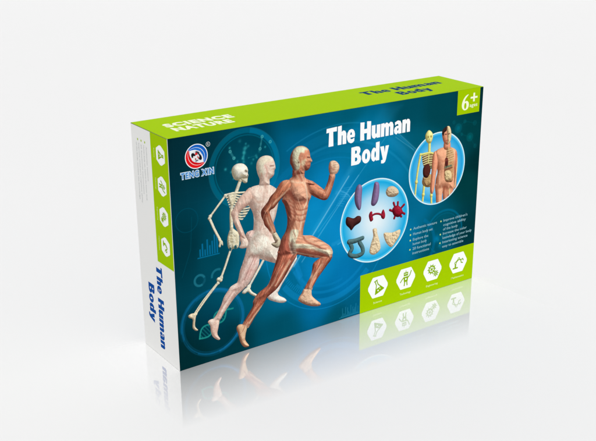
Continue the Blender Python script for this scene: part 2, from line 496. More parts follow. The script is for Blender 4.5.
# ------------------------------------------------------------------ outlines of the printed pictures, in millimetres on the front face
TR = {
 'm_head': [(102.7,153.0),(104.6,155.5),(107.9,157.4),(112.6,157.3),(116.4,155.6),(118.8,153.3),(119.9,150.2),(120.4,147.3),(122.1,143.8),(120.7,142.8),(120.4,140.4),(119.2,138.1),(117.0,137.0),(114.5,137.1),(114.1,134.5),(103.9,135.5),(104.3,139.1),(102.6,143.4),(101.5,145.6),(101.7,150.0)],
 'm_cap': [(104.6,155.1),(107.9,157.2),(112.6,157.1),(116.4,155.3),(118.0,153.2),(115.4,153.6),(114.5,151.5),(111.6,152.2),(110.0,150.2),(109.2,147.1),(110.7,143.6),(110.1,140.1),(107.7,138.3),(105.6,140.1),(104.3,143.9),(103.8,148.1),(103.6,151.3)],
 'm_cheek': [(112.2,144.6),(115.9,146.7),(116.5,144.7),(113.7,140.9),(111.5,142.7)],
 'm_ear': [(109.2,145.0)],
 'm_eye': [(117.6,147.5),(119.5,146.9)],
 'm_mouth': [(118.2,140.7),(120.0,140.8)],
 'm_temple': [(111.2,151.7),(114.2,150.4),(114.4,147.5),(111.6,145.9),(110.0,147.4),(110.0,150.2)],
 'm_nape': [(104.3,139.9),(106.3,137.9),(107.2,135.3),(105.3,133.6),(103.3,133.4),(103.7,136.8)],
 'm_neck': [(104.5,140.3),(103.7,135.5),(101.6,132.7),(96.4,131.4),(94.0,129.5),(123.5,124.0),(120.6,128.0),(114.9,131.9),(114.4,138.1)],
 'm_torso': [(100.1,132.3),(103.9,134.0),(110.6,133.2),(115.8,130.7),(119.2,126.3),(121.1,120.1),(120.9,114.7),(118.8,111.4),(117.6,105.7),(116.2,100.1),(114.7,94.4),(113.4,89.6),(113.0,83.7),(113.1,79.3),(109.2,75.9),(101.4,72.5),(89.9,71.8),(89.2,75.4),(90.9,80.9),(93.1,86.4),(96.3,90.7),(98.0,95.4),(98.4,102.1),(97.0,109.0),(95.7,113.4),(93.6,117.5),(96.3,122.4),(97.3,127.1)],
 'm_pec': [(103.8,125.0),(108.6,127.4),(115.3,124.5),(117.7,119.1),(117.7,113.3),(113.3,111.6),(106.6,112.9),(102.3,116.7),(101.4,121.4)],
 'm_serr': [(94.8,117.7),(100.0,118.4),(103.7,112.7),(106.0,107.2),(106.5,99.5),(101.6,94.7),(98.6,96.2),(98.7,103.7),(97.0,109.8)],
 'm_glute': [(96.8,90.6),(101.1,91.4),(100.5,83.0),(102.4,75.7),(106.2,70.5),(96.5,70.2),(90.3,71.7),(90.4,78.5),(93.1,84.7)],
 'm_uarm': [(102.0,131.5),(97.3,132.9),(92.9,131.8),(89.8,128.5),(87.0,125.1),(83.3,122.4),(80.2,118.1),(76.2,114.4),(74.6,111.7),(76.1,108.7),(81.1,108.0),(83.1,111.4),(86.8,112.9),(91.5,117.5),(94.8,119.8),(100.0,122.5),(103.1,126.8)],
 'm_farm': [(74.8,112.3),(74.7,108.6),(76.5,104.2),(77.5,100.6),(80.5,96.7),(83.6,92.2),(87.6,92.5),(86.5,97.9),(84.3,103.3),(83.0,107.7),(81.2,111.8),(78.0,113.7)],
 'm_hand': [(84.1,92.6),(87.4,93.1),(90.6,88.0),(92.1,84.7),(91.1,80.7),(88.6,79.4),(85.3,81.4),(83.3,83.8),(85.2,84.6),(86.8,84.9),(85.0,88.9)],
 'm_fuarm': [(115.9,127.9),(120.8,128.2),(126.5,124.2),(133.8,118.0),(137.4,114.1),(137.0,110.2),(132.8,109.8),(126.5,113.0),(121.4,116.3),(117.5,119.7)],
 'm_ffarm': [(131.1,115.3),(134.3,119.2),(137.4,125.2),(139.0,130.2),(144.1,128.9),(143.3,123.7),(140.6,116.2),(137.9,111.3),(134.3,109.5),(131.1,111.7)],
 'm_fist': [(138.3,138.4),(140.0,140.6),(144.2,140.2),(147.9,136.6),(148.1,132.7),(145.4,129.4),(139.7,129.9),(138.0,133.9)],
 'm_fth': [(101.9,84.3),(107.7,85.6),(115.5,83.9),(121.6,82.4),(127.9,78.4),(134.7,73.4),(139.6,69.2),(142.3,64.5),(141.9,60.8),(139.7,57.7),(135.6,59.7),(129.4,61.5),(123.4,63.1),(115.4,66.1),(108.5,69.2),(102.7,70.0),(99.9,77.9)],
 'm_band': [(102.0,91.1),(108.2,90.2),(108.7,87.1),(107.5,83.5),(106.2,79.3),(113.5,77.1),(121.4,74.6),(128.4,70.1),(135.5,67.2),(140.2,65.2),(139.5,61.1),(135.6,62.5),(129.4,66.8),(120.4,71.1),(112.5,73.7),(107.1,74.3),(106.6,71.2),(104.6,70.0),(101.7,71.5),(99.9,78.8),(100.5,85.5)],
 'm_fcalf': [(141.9,60.8),(140.6,57.0),(137.5,54.1),(133.5,50.2),(127.3,44.1),(122.8,38.0),(121.0,35.1),(114.2,37.1),(116.7,42.3),(120.3,47.6),(121.8,52.6),(122.5,56.9),(124.3,59.1),(130.4,61.6),(135.4,63.1)],
 'm_ffoot': [(114.2,38.3),(120.7,36.2),(121.7,30.2),(126.3,24.9),(130.2,21.1),(129.1,19.1),(121.7,20.8),(115.1,24.0),(108.6,29.0),(108.7,31.8),(111.4,34.7)],
 'm_rth': [(89.1,73.3),(87.4,68.6),(84.4,60.7),(82.0,54.4),(79.0,50.0),(73.3,47.1),(69.0,43.9),(67.1,41.7),(71.2,38.8),(76.4,39.2),(83.1,42.4),(88.0,45.2),(91.4,48.6),(96.3,54.3),(101.2,61.0),(106.7,68.4),(106.2,72.8),(90.4,76.5)],
 'm_rcalf': [(70.0,45.3),(67.1,42.6),(65.7,39.9),(65.3,36.2),(62.2,31.8),(58.8,27.5),(55.6,23.3),(54.9,21.1),(59.9,18.8),(62.0,20.2),(65.7,24.7),(70.6,30.3),(74.9,35.5),(77.9,39.3),(80.8,42.5),(79.9,45.8),(74.7,47.6)],
 'm_rfoot': [(50.1,21.3),(51.9,23.8),(55.3,23.5),(59.7,21.1),(58.2,14.2),(57.8,8.9),(60.9,3.5),(59.4,2.5),(56.2,3.7),(53.3,8.4),(51.8,14.9)],
 'm_x1': [(106.5,107.5),(111.3,105.7),(117.4,106.2)],
 'm_x2': [(106.5,103.3),(111.3,101.5),(116.5,101.9)],
 'm_x3': [(106.0,98.8),(110.3,97.2),(115.4,97.5)],
 'm_alba': [(115.1,127.1),(116.7,120.1),(117.2,112.5),(114.2,106.4),(111.8,96.7),(110.3,89.4)],
 'm_pecl': [(101.4,121.4),(103.3,116.1),(107.5,112.3),(113.3,111.4),(117.7,113.3)],
 'm_delt': [(93.8,131.4),(92.6,126.3),(90.2,121.9)],
 'm_bic': [(99.1,124.3),(91.5,119.6),(84.0,114.9)],
 'm_fl1': [(113.5,83.0),(117.0,78.0),(128.4,71.0),(135.5,67.6)],
 'm_fl2': [(106.6,73.8),(115.4,70.1),(125.4,66.4),(135.0,62.4)],
 'm_rl1': [(100.8,65.4),(95.4,58.9),(89.0,50.9),(86.6,48.1)],
 'm_rl2': [(97.4,66.2),(91.6,58.1),(86.6,49.8)],
 'm_fc1': [(130.4,55.0),(123.3,46.0),(119.2,38.1)],
 'm_rc1': [(72.6,35.9),(65.8,29.9),(59.1,23.0)],
 'm_fa1': [(79.3,106.0),(81.9,99.7),(85.0,93.2)],
 'm_fin1': [(85.3,84.6),(87.7,84.2),(88.7,85.9)],
 'm_ffl': [(135.3,115.4),(139.5,124.4)],
 'm_neckl': [(108.2,138.4),(110.1,134.0),(112.4,129.5)],
 'm_clav': [(102.9,130.9),(108.6,128.7),(114.8,127.9)],
 'p_l1': [(68.2,77.7),(63.7,69.3),(58.5,60.4)],
 'p_l2': [(46.6,52.1),(39.1,43.9),(34.1,36.2)],
 'p_spine': [(78.6,132.0),(76.5,118.4),(75.6,105.5),(77.8,94.0)],
 'p_scap': [(67.6,125.5),(71.1,120.5),(77.1,119.9)],
 'p_butt': [(66.1,91.1),(72.9,94.0),(81.4,91.0)],
 'p_head': [(71.3,147.3),(72.2,151.6),(75.3,154.5),(80.1,155.1),(84.8,153.3),(87.2,149.5),(88.3,144.4),(87.4,142.4),(86.8,139.0),(84.8,137.2),(82.8,136.0),(82.2,131.5),(73.8,132.0),(74.1,137.3),(72.3,142.2)],
 'p_cap': [(71.6,147.2),(72.6,151.4),(75.5,154.1),(80.1,154.7),(84.6,152.9),(86.6,150.0),(80.2,149.5),(77.1,146.3),(77.6,142.0),(74.6,139.3),(72.6,142.3)],
 'p_torso': [(73.8,133.4),(82.2,132.1),(89.5,126.7),(91.3,122.0),(87.9,106.2),(82.7,92.9),(88.8,86.0),(89.6,73.3),(88.5,66.7),(72.4,74.0),(61.5,76.6),(61.1,84.5),(63.7,90.5),(66.9,97.5),(68.0,104.9),(67.3,112.6),(64.1,119.2),(61.7,125.6),(65.4,132.3)],
 'p_arm': [(66.0,132.7),(60.0,129.6),(55.2,125.7),(51.5,120.1),(48.5,116.0),(49.5,112.0),(51.1,106.8),(53.8,100.3),(56.3,95.2),(60.7,93.1),(59.1,99.2),(55.8,108.0),(54.8,113.0),(57.9,116.7),(63.7,119.6),(67.6,124.4)],
 'p_hand': [(55.4,95.8),(59.6,95.8),(62.8,90.7),(62.0,86.5),(58.1,86.0),(54.8,87.5),(56.1,90.2)],
 'p_thigh': [(61.1,85.5),(62.1,98.4),(82.7,95.1),(90.7,85.5),(90.6,78.7),(88.6,71.2),(74.3,76.6),(71.3,68.5),(65.2,59.3),(59.6,53.9),(52.2,51.3),(43.9,54.9),(51.9,59.6),(54.6,68.1),(58.1,76.2)],
 'p_hip': [(64.3,92.5),(70.5,96.6),(76.5,93.1),(85.0,84.5),(90.6,78.7),(88.6,71.2),(74.9,76.5),(65.2,81.2)],
 'p_calf': [(43.9,55.0),(47.4,58.1),(56.5,59.7),(60.0,55.4),(58.1,53.0),(51.3,49.1),(45.1,43.4),(39.4,37.0),(35.1,32.2),(29.2,33.7),(32.9,37.6),(37.3,44.4),(40.0,50.4)],
 'p_foot': [(25.5,34.1),(29.3,35.3),(35.1,32.9),(34.3,27.0),(33.2,21.5),(35.4,16.8),(33.3,16.5),(29.2,20.4),(27.7,25.4),(27.3,30.1)],
 'p_ffoot': [(78.5,42.7),(82.7,46.2),(87.6,43.9),(89.5,39.1),(95.0,35.0),(96.7,32.0),(92.2,31.7),(85.2,34.8),(79.8,38.3)],
 'p_fshin': [(104.7,67.4),(107.0,66.8),(105.8,63.6),(93.3,48.3),(88.7,41.8),(84.0,41.8)],
 's_skull': [(50.2,147.3),(51.3,151.1),(55.0,152.9),(59.9,152.2),(63.1,149.4),(64.2,146.4),(63.9,144.4),(64.3,142.5),(63.7,141.0),(61.2,140.6),(58.4,140.7),(55.1,140.2),(51.9,142.1)],
 's_jaw': [(57.2,141.5),(59.8,141.9),(62.2,142.1),(63.9,141.6),(63.6,139.7),(63.0,137.1),(60.6,137.2),(58.6,139.2)],
 's_neck': [(57.2,139.6),(55.6,136.0),(53.4,131.3)],
 's_ribs': [(45.0,131.4),(54.8,131.3),(61.8,129.3),(65.1,120.6),(64.4,115.4),(57.6,108.4),(54.7,110.7),(54.0,113.2),(49.6,113.6),(48.0,118.7),(45.9,125.5)],
 's_spine': [(53.1,130.9),(49.9,123.6),(48.7,115.4),(48.6,102.5)],
 's_clav': [(44.4,131.0),(50.2,131.1),(60.6,130.0)],
 's_pelvis': [(48.1,104.5),(52.1,101.8),(54.9,97.9),(54.6,89.0),(51.9,86.8),(49.2,87.7),(46.3,87.6),(44.7,91.5),(44.9,97.9)],
 's_hum': [(44.4,130.5),(37.8,123.9),(31.1,117.1)],
 's_fore': [(30.1,115.8),(34.2,105.6),(38.3,97.1)],
 's_hand': [(37.1,98.1),(40.5,95.9),(40.8,92.2),(39.3,93.2),(38.5,91.3),(37.1,92.3),(37.7,95.2)],
 's_fem': [(48.7,89.4),(46.5,85.6),(42.3,75.6),(38.2,66.8)],
 's_knee': [(37.0,65.6)],
 's_shin1': [(35.5,63.3),(24.2,52.4),(15.5,43.1)],
 's_shin2': [(33.7,62.7),(21.9,52.1),(14.6,44.1)],
 's_foot': [(9.3,43.5),(12.3,44.5),(15.7,43.2),(15.0,38.2),(14.6,33.2),(16.9,29.7),(15.0,29.5),(12.3,32.9),(12.8,39.3),(9.9,41.6)],
 's_ffem': [(77.3,74.1),(70.3,64.2),(62.2,53.2)],
 's_fhead': [(77.3,74.1)],
 's_ffoot': [(56.0,49.9),(58.3,52.3),(62.2,53.2),(65.0,48.7),(69.4,44.8),(68.2,43.5),(63.7,46.5),(61.3,49.2),(58.2,48.4)],
 'o_lung1': [(168.9,116.3),(171.7,113.2),(171.5,106.3),(170.8,95.9),(168.3,94.4),(164.8,100.2),(163.9,107.7),(165.8,114.3)],
 'o_lung2': [(184.9,115.1),(189.2,113.5),(189.9,106.3),(188.6,98.5),(185.0,94.8),(181.5,96.4),(182.0,102.5),(183.3,109.3)],
 'o_brain': [(196.9,104.1),(199.2,108.1),(204.7,108.1),(209.8,104.3),(210.8,100.5),(206.2,98.5),(199.5,100.0)],
 'o_kid1': [(179.2,87.1),(180.8,90.3),(182.8,89.9),(183.1,86.6),(184.0,82.8),(181.0,81.7)],
 'o_kid2': [(192.9,87.5),(194.8,89.6),(196.7,85.6),(196.6,82.0),(194.6,81.0),(192.3,83.5)],
 'o_tube': [(181.4,85.7),(185.2,87.3),(190.0,86.6),(194.5,83.9)],
 'o_heart': [(204.6,88.2),(209.9,90.2),(214.5,86.6),(216.1,82.2),(211.6,79.3),(206.1,82.2)],
 'o_hv0': [(207.2,89.5),(205.7,93.2)],
 'o_hv1': [(210.3,89.4),(210.4,92.8)],
 'o_hv2': [(213.8,86.7),(217.4,89.3)],
 'o_hv3': [(215.4,82.7),(218.2,80.9)],
 'o_hv4': [(207.9,82.0),(206.9,79.2)],
 'o_hv5': [(205.6,85.6),(201.9,87.6)],
 'o_hv6': [(213.0,80.5),(214.8,79.2)],
 'o_liver': [(155.2,87.6),(156.8,90.8),(163.2,88.3),(167.4,89.5),(171.0,87.9),(170.5,83.5),(164.8,81.2),(161.2,78.2),(159.1,80.6),(155.9,84.0)],
 'o_colon1': [(159.1,68.5),(165.6,68.1),(173.1,68.9)],
 'o_colon2': [(160.4,66.4),(162.1,62.0),(159.7,57.5),(165.9,54.3),(173.0,55.2),(173.3,59.8),(170.0,65.7)],
 'o_int1': [(183.8,74.2),(187.8,74.1),(188.8,69.7),(191.2,62.7),(192.5,54.7),(186.0,51.0),(180.8,54.1),(182.0,61.1),(184.4,67.9)],
 'o_int2': [(195.9,68.1),(205.1,66.8),(213.7,67.6),(213.4,62.4),(208.9,56.9),(204.5,53.6),(198.6,59.2)],
 't_skull': [(238.7,147.2),(242.2,150.4),(246.5,147.2),(247.0,142.6),(244.8,138.8),(240.8,139.8),(238.9,143.1)],
 't_sneck': [(243.5,140.0),(243.8,130.5)],
 't_ribs': [(236.0,129.9),(243.7,131.1),(250.8,128.4),(250.8,118.8),(246.5,115.7),(241.5,117.6),(237.5,120.2)],
 't_sarm1': [(234.0,130.6),(231.7,118.3),(230.3,107.1),(229.4,90.9)],
 't_spel': [(237.1,107.8),(242.0,108.8),(248.3,106.7),(248.6,100.9),(243.7,99.8),(237.9,102.8)],
 't_sleg1': [(239.4,102.6),(238.2,86.2)],
 't_sleg2': [(247.4,101.1),(248.9,82.6)],
 't_sclav': [(233.6,130.3),(243.8,130.3),(249.5,128.6)],
 't_org': [(237.6,118.2),(243.3,121.1),(246.1,114.8),(243.2,108.6),(238.2,110.5)],
 't_org2': [(237.5,109.6),(246.8,110.9),(248.5,102.8),(241.2,101.3)],
 't_head': [(257.4,146.3),(260.6,150.0),(265.6,150.4),(268.2,144.7),(267.9,137.5),(264.4,134.2),(259.7,137.6)],
 't_hair': [(257.1,146.0),(257.4,149.7),(261.3,151.0),(262.8,150.8),(262.8,147.0),(260.2,145.5),(259.3,142.6)],
 't_hskull': [(262.6,150.6),(265.8,150.3),(268.2,144.7),(267.9,137.5),(264.4,134.2),(263.7,141.6)],
 't_neck': [(260.9,138.2),(267.0,137.3),(267.7,129.9),(260.6,131.0)],
 't_body': [(251.1,130.6),(260.4,132.9),(268.1,131.7),(275.0,127.7),(276.5,120.3),(274.7,108.9),(274.9,99.0),(274.6,92.1),(269.4,92.1),(266.2,82.7),(265.0,92.9),(259.0,95.0),(252.7,95.2),(252.6,105.0),(254.2,112.5),(249.9,122.8)],
 't_arm1': [(251.1,130.6),(247.9,127.0),(247.2,113.7),(246.6,97.3),(248.8,92.8),(251.1,96.5),(252.4,108.9),(254.2,120.2)],
 't_arm2': [(275.0,127.7),(277.3,120.2),(277.5,106.4),(277.0,91.6),(275.2,93.9),(274.5,105.0),(273.0,118.9)],
 't_leg1': [(252.4,101.1),(262.1,99.4),(261.1,89.7),(260.2,79.9),(255.1,80.9),(253.4,91.1)],
 't_leg2': [(262.1,99.4),(273.5,97.3),(272.7,77.4),(270.6,77.8),(268.5,86.3),(268.0,78.4),(263.3,79.3)],
 't_open': [(264.3,131.9),(271.3,128.9),(273.0,118.9),(273.2,101.3),(267.6,99.9),(263.3,103.0),(261.6,115.1),(263.6,122.4)],
 't_heart': [(262.2,120.4),(263.6,123.2),(266.2,121.0),(266.1,115.2),(263.7,113.7)],
 't_int': [(262.4,110.6),(269.5,110.2),(271.5,103.5),(267.5,101.3),(263.3,103.0)],
 't_bone': [(269.2,99.0),(270.4,77.9)],
 'streak1': [(106.4,66.7),(152.3,117.9)],
 'streak2': [(115.1,73.2),(198.2,140.2)],
 'streak3': [(208.3,153.8),(230.8,138.4)],
 'arcc': [(131.0,76.2)],
 'arcs': [(125.3,23.0),(140.3,12.3),(103.8,62.1)],
}

# ------------------------------------------------------------------ the carton
box = bpy.data.objects.new("toy_box", None)
COL.objects.link(box)
box.location = BASE
box.empty_display_size = 0.05
box["label"] = "upright printed carton with teal front and lime green top on a glossy white surface"
box["category"] = "box"

def build_carton():
    bm = bmesh.new()
    bmesh.ops.create_cube(bm, size=1.0)
    for v in bm.verts:
        v.co = Vector((v.co.x * W * MM, v.co.y * D * MM, (v.co.z + 0.5) * H * MM))
    bmesh.ops.bevel(bm, geom=list(bm.edges), offset=0.35 * MM, segments=3, affect='EDGES', profile=0.6)
    me = bpy.data.meshes.new("carton")
    bm.to_mesh(me); bm.free()
    a = me.color_attributes.new("ink", 'FLOAT_COLOR', 'CORNER')
    buf = np.ones((len(me.loops), 4), np.float32)
    for p in me.polygons:
        n = p.normal
        if n.z > 0.3: c = (150, 184, 4)
        elif n.x < -0.3 and n.z > -0.9: c = (222, 223, 222)
        elif n.y < -0.3: c = (2, 40, 50)
        elif n.x > 0.7: c = (206, 208, 208)
        elif n.z < -0.7: c = (225, 225, 222)
        elif n.y < 0: c = (2, 40, 50)
        else: c = (4, 84, 112)
        buf[list(p.loop_indices), :3] = lin(c) * INK_GAIN
    a.data.foreach_set("color", buf.ravel())
    me.materials.append(INK)
    o = bpy.data.objects.new("carton", me); COL.objects.link(o); o.parent = box
    return o
build_carton()

# ------------------------------------------------------------------ front panel: blue printed ground with its line graphics
BGP = [((0,179),(2,36,48)),((5.8,174.8),(3,42,56)),((25,168),(2,48,64)),((66,176),(0,58,80)),((111,177.6),(0,76,106)),((65,150),(0,64,86)),
 ((101,124),(2,100,150)),((139,117),(6,122,186)),((111,162),(0,92,138)),((168,161),(2,104,150)),((160,177),(0,84,114)),((220,174),(0,70,92)),((254,166),(0,64,80)),
 ((291,143),(0,58,68)),((294,97),(0,54,62)),((298,49),(0,48,60)),((261,57),(0,78,104)),((235,90),(2,98,142)),((150,81),(8,128,196)),((155,35),(2,108,172)),
 ((130,24),(0,98,154)),((90,8),(0,72,98)),((44,9),(0,48,62)),((9,7),(0,38,46)),((9,96),(0,48,64)),((34,90),(0,64,86)),((56,101),(0,84,116)),((63,50),(0,80,108)),
 ((96,42),(0,98,144)),((166,10),(0,86,126)),((204,42),(2,100,150)),((262,42),(0,72,94)),((214,62),(2,108,160)),((130,51),(4,120,186)),((82,79),(2,106,156)),
 ((125,95),(8,132,198)),((200,120),(4,112,164)),((300,175),(0,44,52)),((303,110),(0,42,50)),((150,2),(0,74,100)),((190,140),(4,114,166)),((240,135),(0,86,114)),((275,130),(0,66,84))]
def front_ground():
    A = Art(0.15, 0.15, W - 0.15, H - 0.1, 2.6, col=(0, 80, 110))
    wt = np.zeros(A.U.shape); acc = np.zeros(A.C.shape)
    for (p, c) in BGP:
        q = 1.0 / (((A.U - p[0]) ** 2 + (A.V - p[1]) ** 2) / 400.0 + 0.12) ** 2.0
        wt += q; acc += q[..., None] * np.array(c, float)
    A.C = acc / wt[..., None] * np.array((1.0, 1.06, 1.0)) + np.array((0, 1, 0))
    # faint grid of the technical drawing
    g = (np.abs((A.U % 9.0) - 4.5) < 0.18) | (np.abs((A.V % 9.0) - 4.5) < 0.18)
    A.C += (g * 2.2)[..., None]
    A.C *= (1 + 0.05 * (vnoise(A.U / 14, A.V / 11) - 0.5))[..., None]
    K = (20, 150, 215)
    # large translucent dial behind the figures
    for r, hw, a, s0, s1 in ((54, 2.6, .34, 215, 318), (60.5, .35, .5, 185, 350), (46, 1.2, .28, 225, 330), (67, .4, .25, 60, 170), (74, 3.0, .10, 60, 150), (38, .3, .35, 0, 360), (40.5, 1.0, .16, 200, 290)):
        A.ring(139, 76, r, hw, K, a, .3, s0, s1)
    for i in range(15):
        t = math.radians(206 + i * 2.4)
        A.line([(139 + 47.5 * math.cos(t), 76 + 47.5 * math.sin(t)), (139 + 50.5 * math.cos(t), 76 + 50.5 * math.sin(t))], .3, K, .55, .25, False, False)
    A.fill([(104, 62), (108, 64), (113, 50), (109, 47)], (18, 140, 205), .45, .5)
    A.fill([(103, 55), (107, 58), (116, 42), (112, 39)], (18, 140, 205), .40, .5)
    for r, hw, a, s0, s1 in ((88, 1.0, .16, 20, 118), (95, 4, .07, 30, 112), (103, .5, .22, 40, 120)):
        A.ring(150, 66, r, hw, (60, 180, 230), a, .4, s0, s1)
    # light streaks
    A.fill([(100, 58), (104, 58), (166, 134), (160, 134)], (120, 205, 245), .16, 2.0)
    A.line([(104, 60), (158, 125)], .45, (190, 228, 250), .55, .5, False, False)
    A.line([(112, 62), (168, 124)], .3, (170, 220, 250), .45, .5, False, False)
    A.line([(128, 84), (196, 152)], .25, (120, 200, 240), .35, .5, False, False)
    A.fill([(196, 150), (206, 156), (238, 128), (232, 118)], (40, 150, 200), .22, 1.5)
    A.line([(205, 156), (238, 128)], .3, (150, 215, 240), .35, .4, False, False)
    A.line([(206, 150), (226, 136)], .25, (150, 215, 240), .35, .4, False, False)
    A.fill([(158, 128), (166, 128), (212, 176), (190, 178)], (60, 160, 210), .12, 3)
    for i in range(9):
        A.line([(146 + i * .9, 103 + i * 1.6), (152 + i * 1.2, 101 + i * 1.8)], .25, (90, 190, 240), .35, .3, False, False)
    A.ring(141, 92, 24, .4, (120, 200, 245), .45, .4, 285, 70)
    A.ring(141, 92, 22, 1.6, (120, 200, 245), .12, .8, 270, 80)
    # ring behind the heads
    A.ring(61.6, 148.4, 28.2, 1.9, (0, 116, 146), .55, .5)
    A.ring(61.6, 148.4, 28.2, 2.0, (0, 130, 180), .35, .6, 280, 80)
    A.ring(61.6, 148.4, 25.0, .35, (0, 122, 150), .55, .25)
    A.ring(61.6, 148.4, 30.3, .3, (60, 150, 175), .25, .25)
    A.glow(62, 150, 15, (0, 96, 118), .35)
    rnd = random.Random(3)
    prev = None
    for i in range(34):
        x, y = 62 + rnd.gauss(0, 9), 158 + rnd.gauss(0, 7)
        A.glow(x, y, rnd.uniform(.5, 1.3), (50, 165, 170), rnd.uniform(.3, .8))
        if prev and math.hypot(x - prev[0], y - prev[1]) < 10: A.line([prev, (x, y)], .2, (40, 140, 150), .4, .2, False, False)
        prev = (x, y)
    for (x, y) in ((49.5, 163), (52.5, 157.5), (77, 170), (75, 161), (84, 165)):
        A.ring(x, y, .9, .35, (90, 185, 185), .7, .2)
    A.line([(49.5, 163), (52.5, 157.5)], .8, (70, 160, 165), .45, .3, False, False)
    A.line([(77, 170), (75, 161)], .6, (70, 160, 165), .45, .3, False, False)
    # ring with the helix
    A.glow(29.8, 32, 20, (0, 60, 84), .45)
    for i in range(26):
        r = 26.2 + rnd.gauss(0, .75); a0 = rnd.uniform(0, 360)
        A.ring(29.8 + rnd.gauss(0, .3), 32.5 + rnd.gauss(0, .3), r, rnd.uniform(.12, .6), (14, 112, 164), rnd.uniform(.15, .4), .4, a0, a0 + rnd.uniform(60, 200))
    A.ring(29.8, 32.5, 26.4, .8, (20, 118, 178), .45, .9, 280, 100)
    A.ring(29.8, 32.5, 24.2, .25, (16, 110, 160), .35, .3)
    hx = (0.80, 0.60)
    for ph in (0, math.pi):
        pts = []
        for i in range(30):
            t = i / 29 * 34; o = 5.0 * math.sin(t / 34 * 2 * math.pi * 1.15 + ph)
            pts.append((18 + hx[0] * t - hx[1] * o, 22 + hx[1] * t + hx[0] * o))
        A.line(pts, .65, (34, 150, 140), .85, .3, False, False)
    for i in range(1, 15):
        t = i / 15 * 34; o = 5.0 * math.sin(t / 34 * 2 * math.pi * 1.15)
        A.line([(18 + hx[0] * t - hx[1] * o, 22 + hx[1] * t + hx[0] * o), (18 + hx[0] * t + hx[1] * o, 22 + hx[1] * t - hx[0] * o)], .35, (30, 135, 130), .6, .25, False, False)
    # bar chart, little dials
    for i, hh in enumerate((5.5, 9.5, 4.5, 12, 7, 10, 14.5, 15.5)):
        x = 21 + i * 2.05
        A.fill([(x, 87.6), (x + 1.15, 87.6), (x + 1.15, 88 + hh), (x, 88 + hh)], (8, 112, 158), .9, .2)
    A.line([(19.5, 86.8), (37.5, 86.8)], .35, (8, 120, 168), .9, .2, False, False)
    A.ring(20.2, 69.2, 4.2, .9, (40, 130, 150), .65, .25, 20, 300)
    A.ring(20.2, 69.2, 4.2, .9, (16, 90, 110), .65, .25, 300, 20)
    A.ring(35.5, 69.4, 5.0, .9, (40, 130, 150), .6, .25, 60, 190)
    A.ring(12, 118, 9, .25, (0, 90, 115), .5, .2)
    A.line([(6, 75), (14, 95), (16, 120)], .2, (0, 90, 112), .5, .2, False, False)
    # faint bars between the figures
    for i, hh in enumerate((16, 24, 12, 28, 20)):
        x = 75 + i * 2.6
        A.fill([(x, 88), (x + 1.6, 88), (x + 1.6, 90 + hh), (x, 90 + hh)], (6, 150, 220), .45, .3)
    # little spectrum at the foot
    for i in range(17):
        hh = 1 + 8 * abs(math.sin(i * 1.9)) ** 3 + (4 if i == 13 else 0)
        A.line([(152 + i * 1.1, 2.2), (152 + i * 1.1, 2.2 + hh)], .2, (60, 160, 195), .6, .2, False, False)
    A.line([(150, 1.8), (171, 1.8)], .25, (60, 160, 195), .6, .2, False, False)
    # ring behind the bullet list
    A.ring(265.5, 53, 21.5, .9, (0, 112, 150), .65, .5, 0, 200)
    A.ring(265.5, 53, 18.6, .3, (0, 112, 150), .5, .3)
    A.glow(257, 49.5, 3.2, (0, 122, 166), .9)
    A.glow(266, 44, 9, (0, 110, 150), .35)
    A.ring(228, 48, 26, 1.6, (0, 120, 178), .35, .6, 300, 60)
    for i in range(26):
        x, y = 262 + rnd.gauss(0, 12), 44 + rnd.gauss(0, 4)
        A.glow(x, y, rnd.uniform(.6, 1.6), (20, 140, 170), rnd.uniform(.15, .5))
    # cells below the age tag
    for (x, y, r, c, a) in ((276.5, 147, 3.2, (0, 112, 132), .8), (291, 137, 3.0, (0, 110, 118), .75), (284, 152, 1.2, (0, 90, 100), .6), (296, 149, 1.6, (0, 84, 92), .5), (271, 153, 1.2, (0, 90, 104), .5), (281, 141, 1.0, (0, 90, 100), .5), (298, 128, 1.4, (0, 84, 92), .5)):
        A.glow(x, y, r, c, a); A.ring(x, y, r * 1.15, .2, (20, 120, 130), .4, .25)
    A.line([(276, 147), (284, 152), (296, 149)], .2, (0, 96, 106), .5, .2, False, False)
    A.line([(276, 147), (281, 141), (291, 137), (298, 128)], .2, (0, 96, 106), .5, .2, False, False)
    # the card of the panel: rows and columns of the raster
    k = Ink(); nv, nu = A.U.shape
    i = np.arange(nv * nu).reshape(nv, nu)
    q = np.stack([i[:-1, :-1], i[:-1, 1:], i[1:, 1:], i[1:, :-1]], -1).reshape(-1, 4)
    k.add(np.stack([A.U.ravel(), A.V.ravel()], 1), q.tolist(), A.C.reshape(-1, 3))
    return k.build("front_panel", 'front', 1, box, "deep blue to dark teal front with dials and technical drawings")
front = front_ground()

def rect_ink(u0, v0, u1, v1, col, extra=None):
    k = Ink()
    pts = extra or [(u0, v0), (u1, v0), (u1, v1), (u0, v1)]
    k.add(pts, [tuple(range(len(pts)))], col)
    return k

top = rect_ink(.15, .15, W - .15, D - .15, (166, 205, 4)).build("top_panel", 'top', 1, box, "lime green top")
side = rect_ink(.5, .15, D - .2, H - .2, (236, 236, 234)).build("side_panel", 'side', 1, box, "pale grey narrow side")

# ------------------------------------------------------------------ printed running figures
def bbox(keys, pad=3):
    P = np.concatenate([np.array(TR[k]) for k in keys])
    return P[:, 0].min() - pad, P[:, 1].min() - pad, P[:, 0].max() + pad, P[:, 1].max() + pad

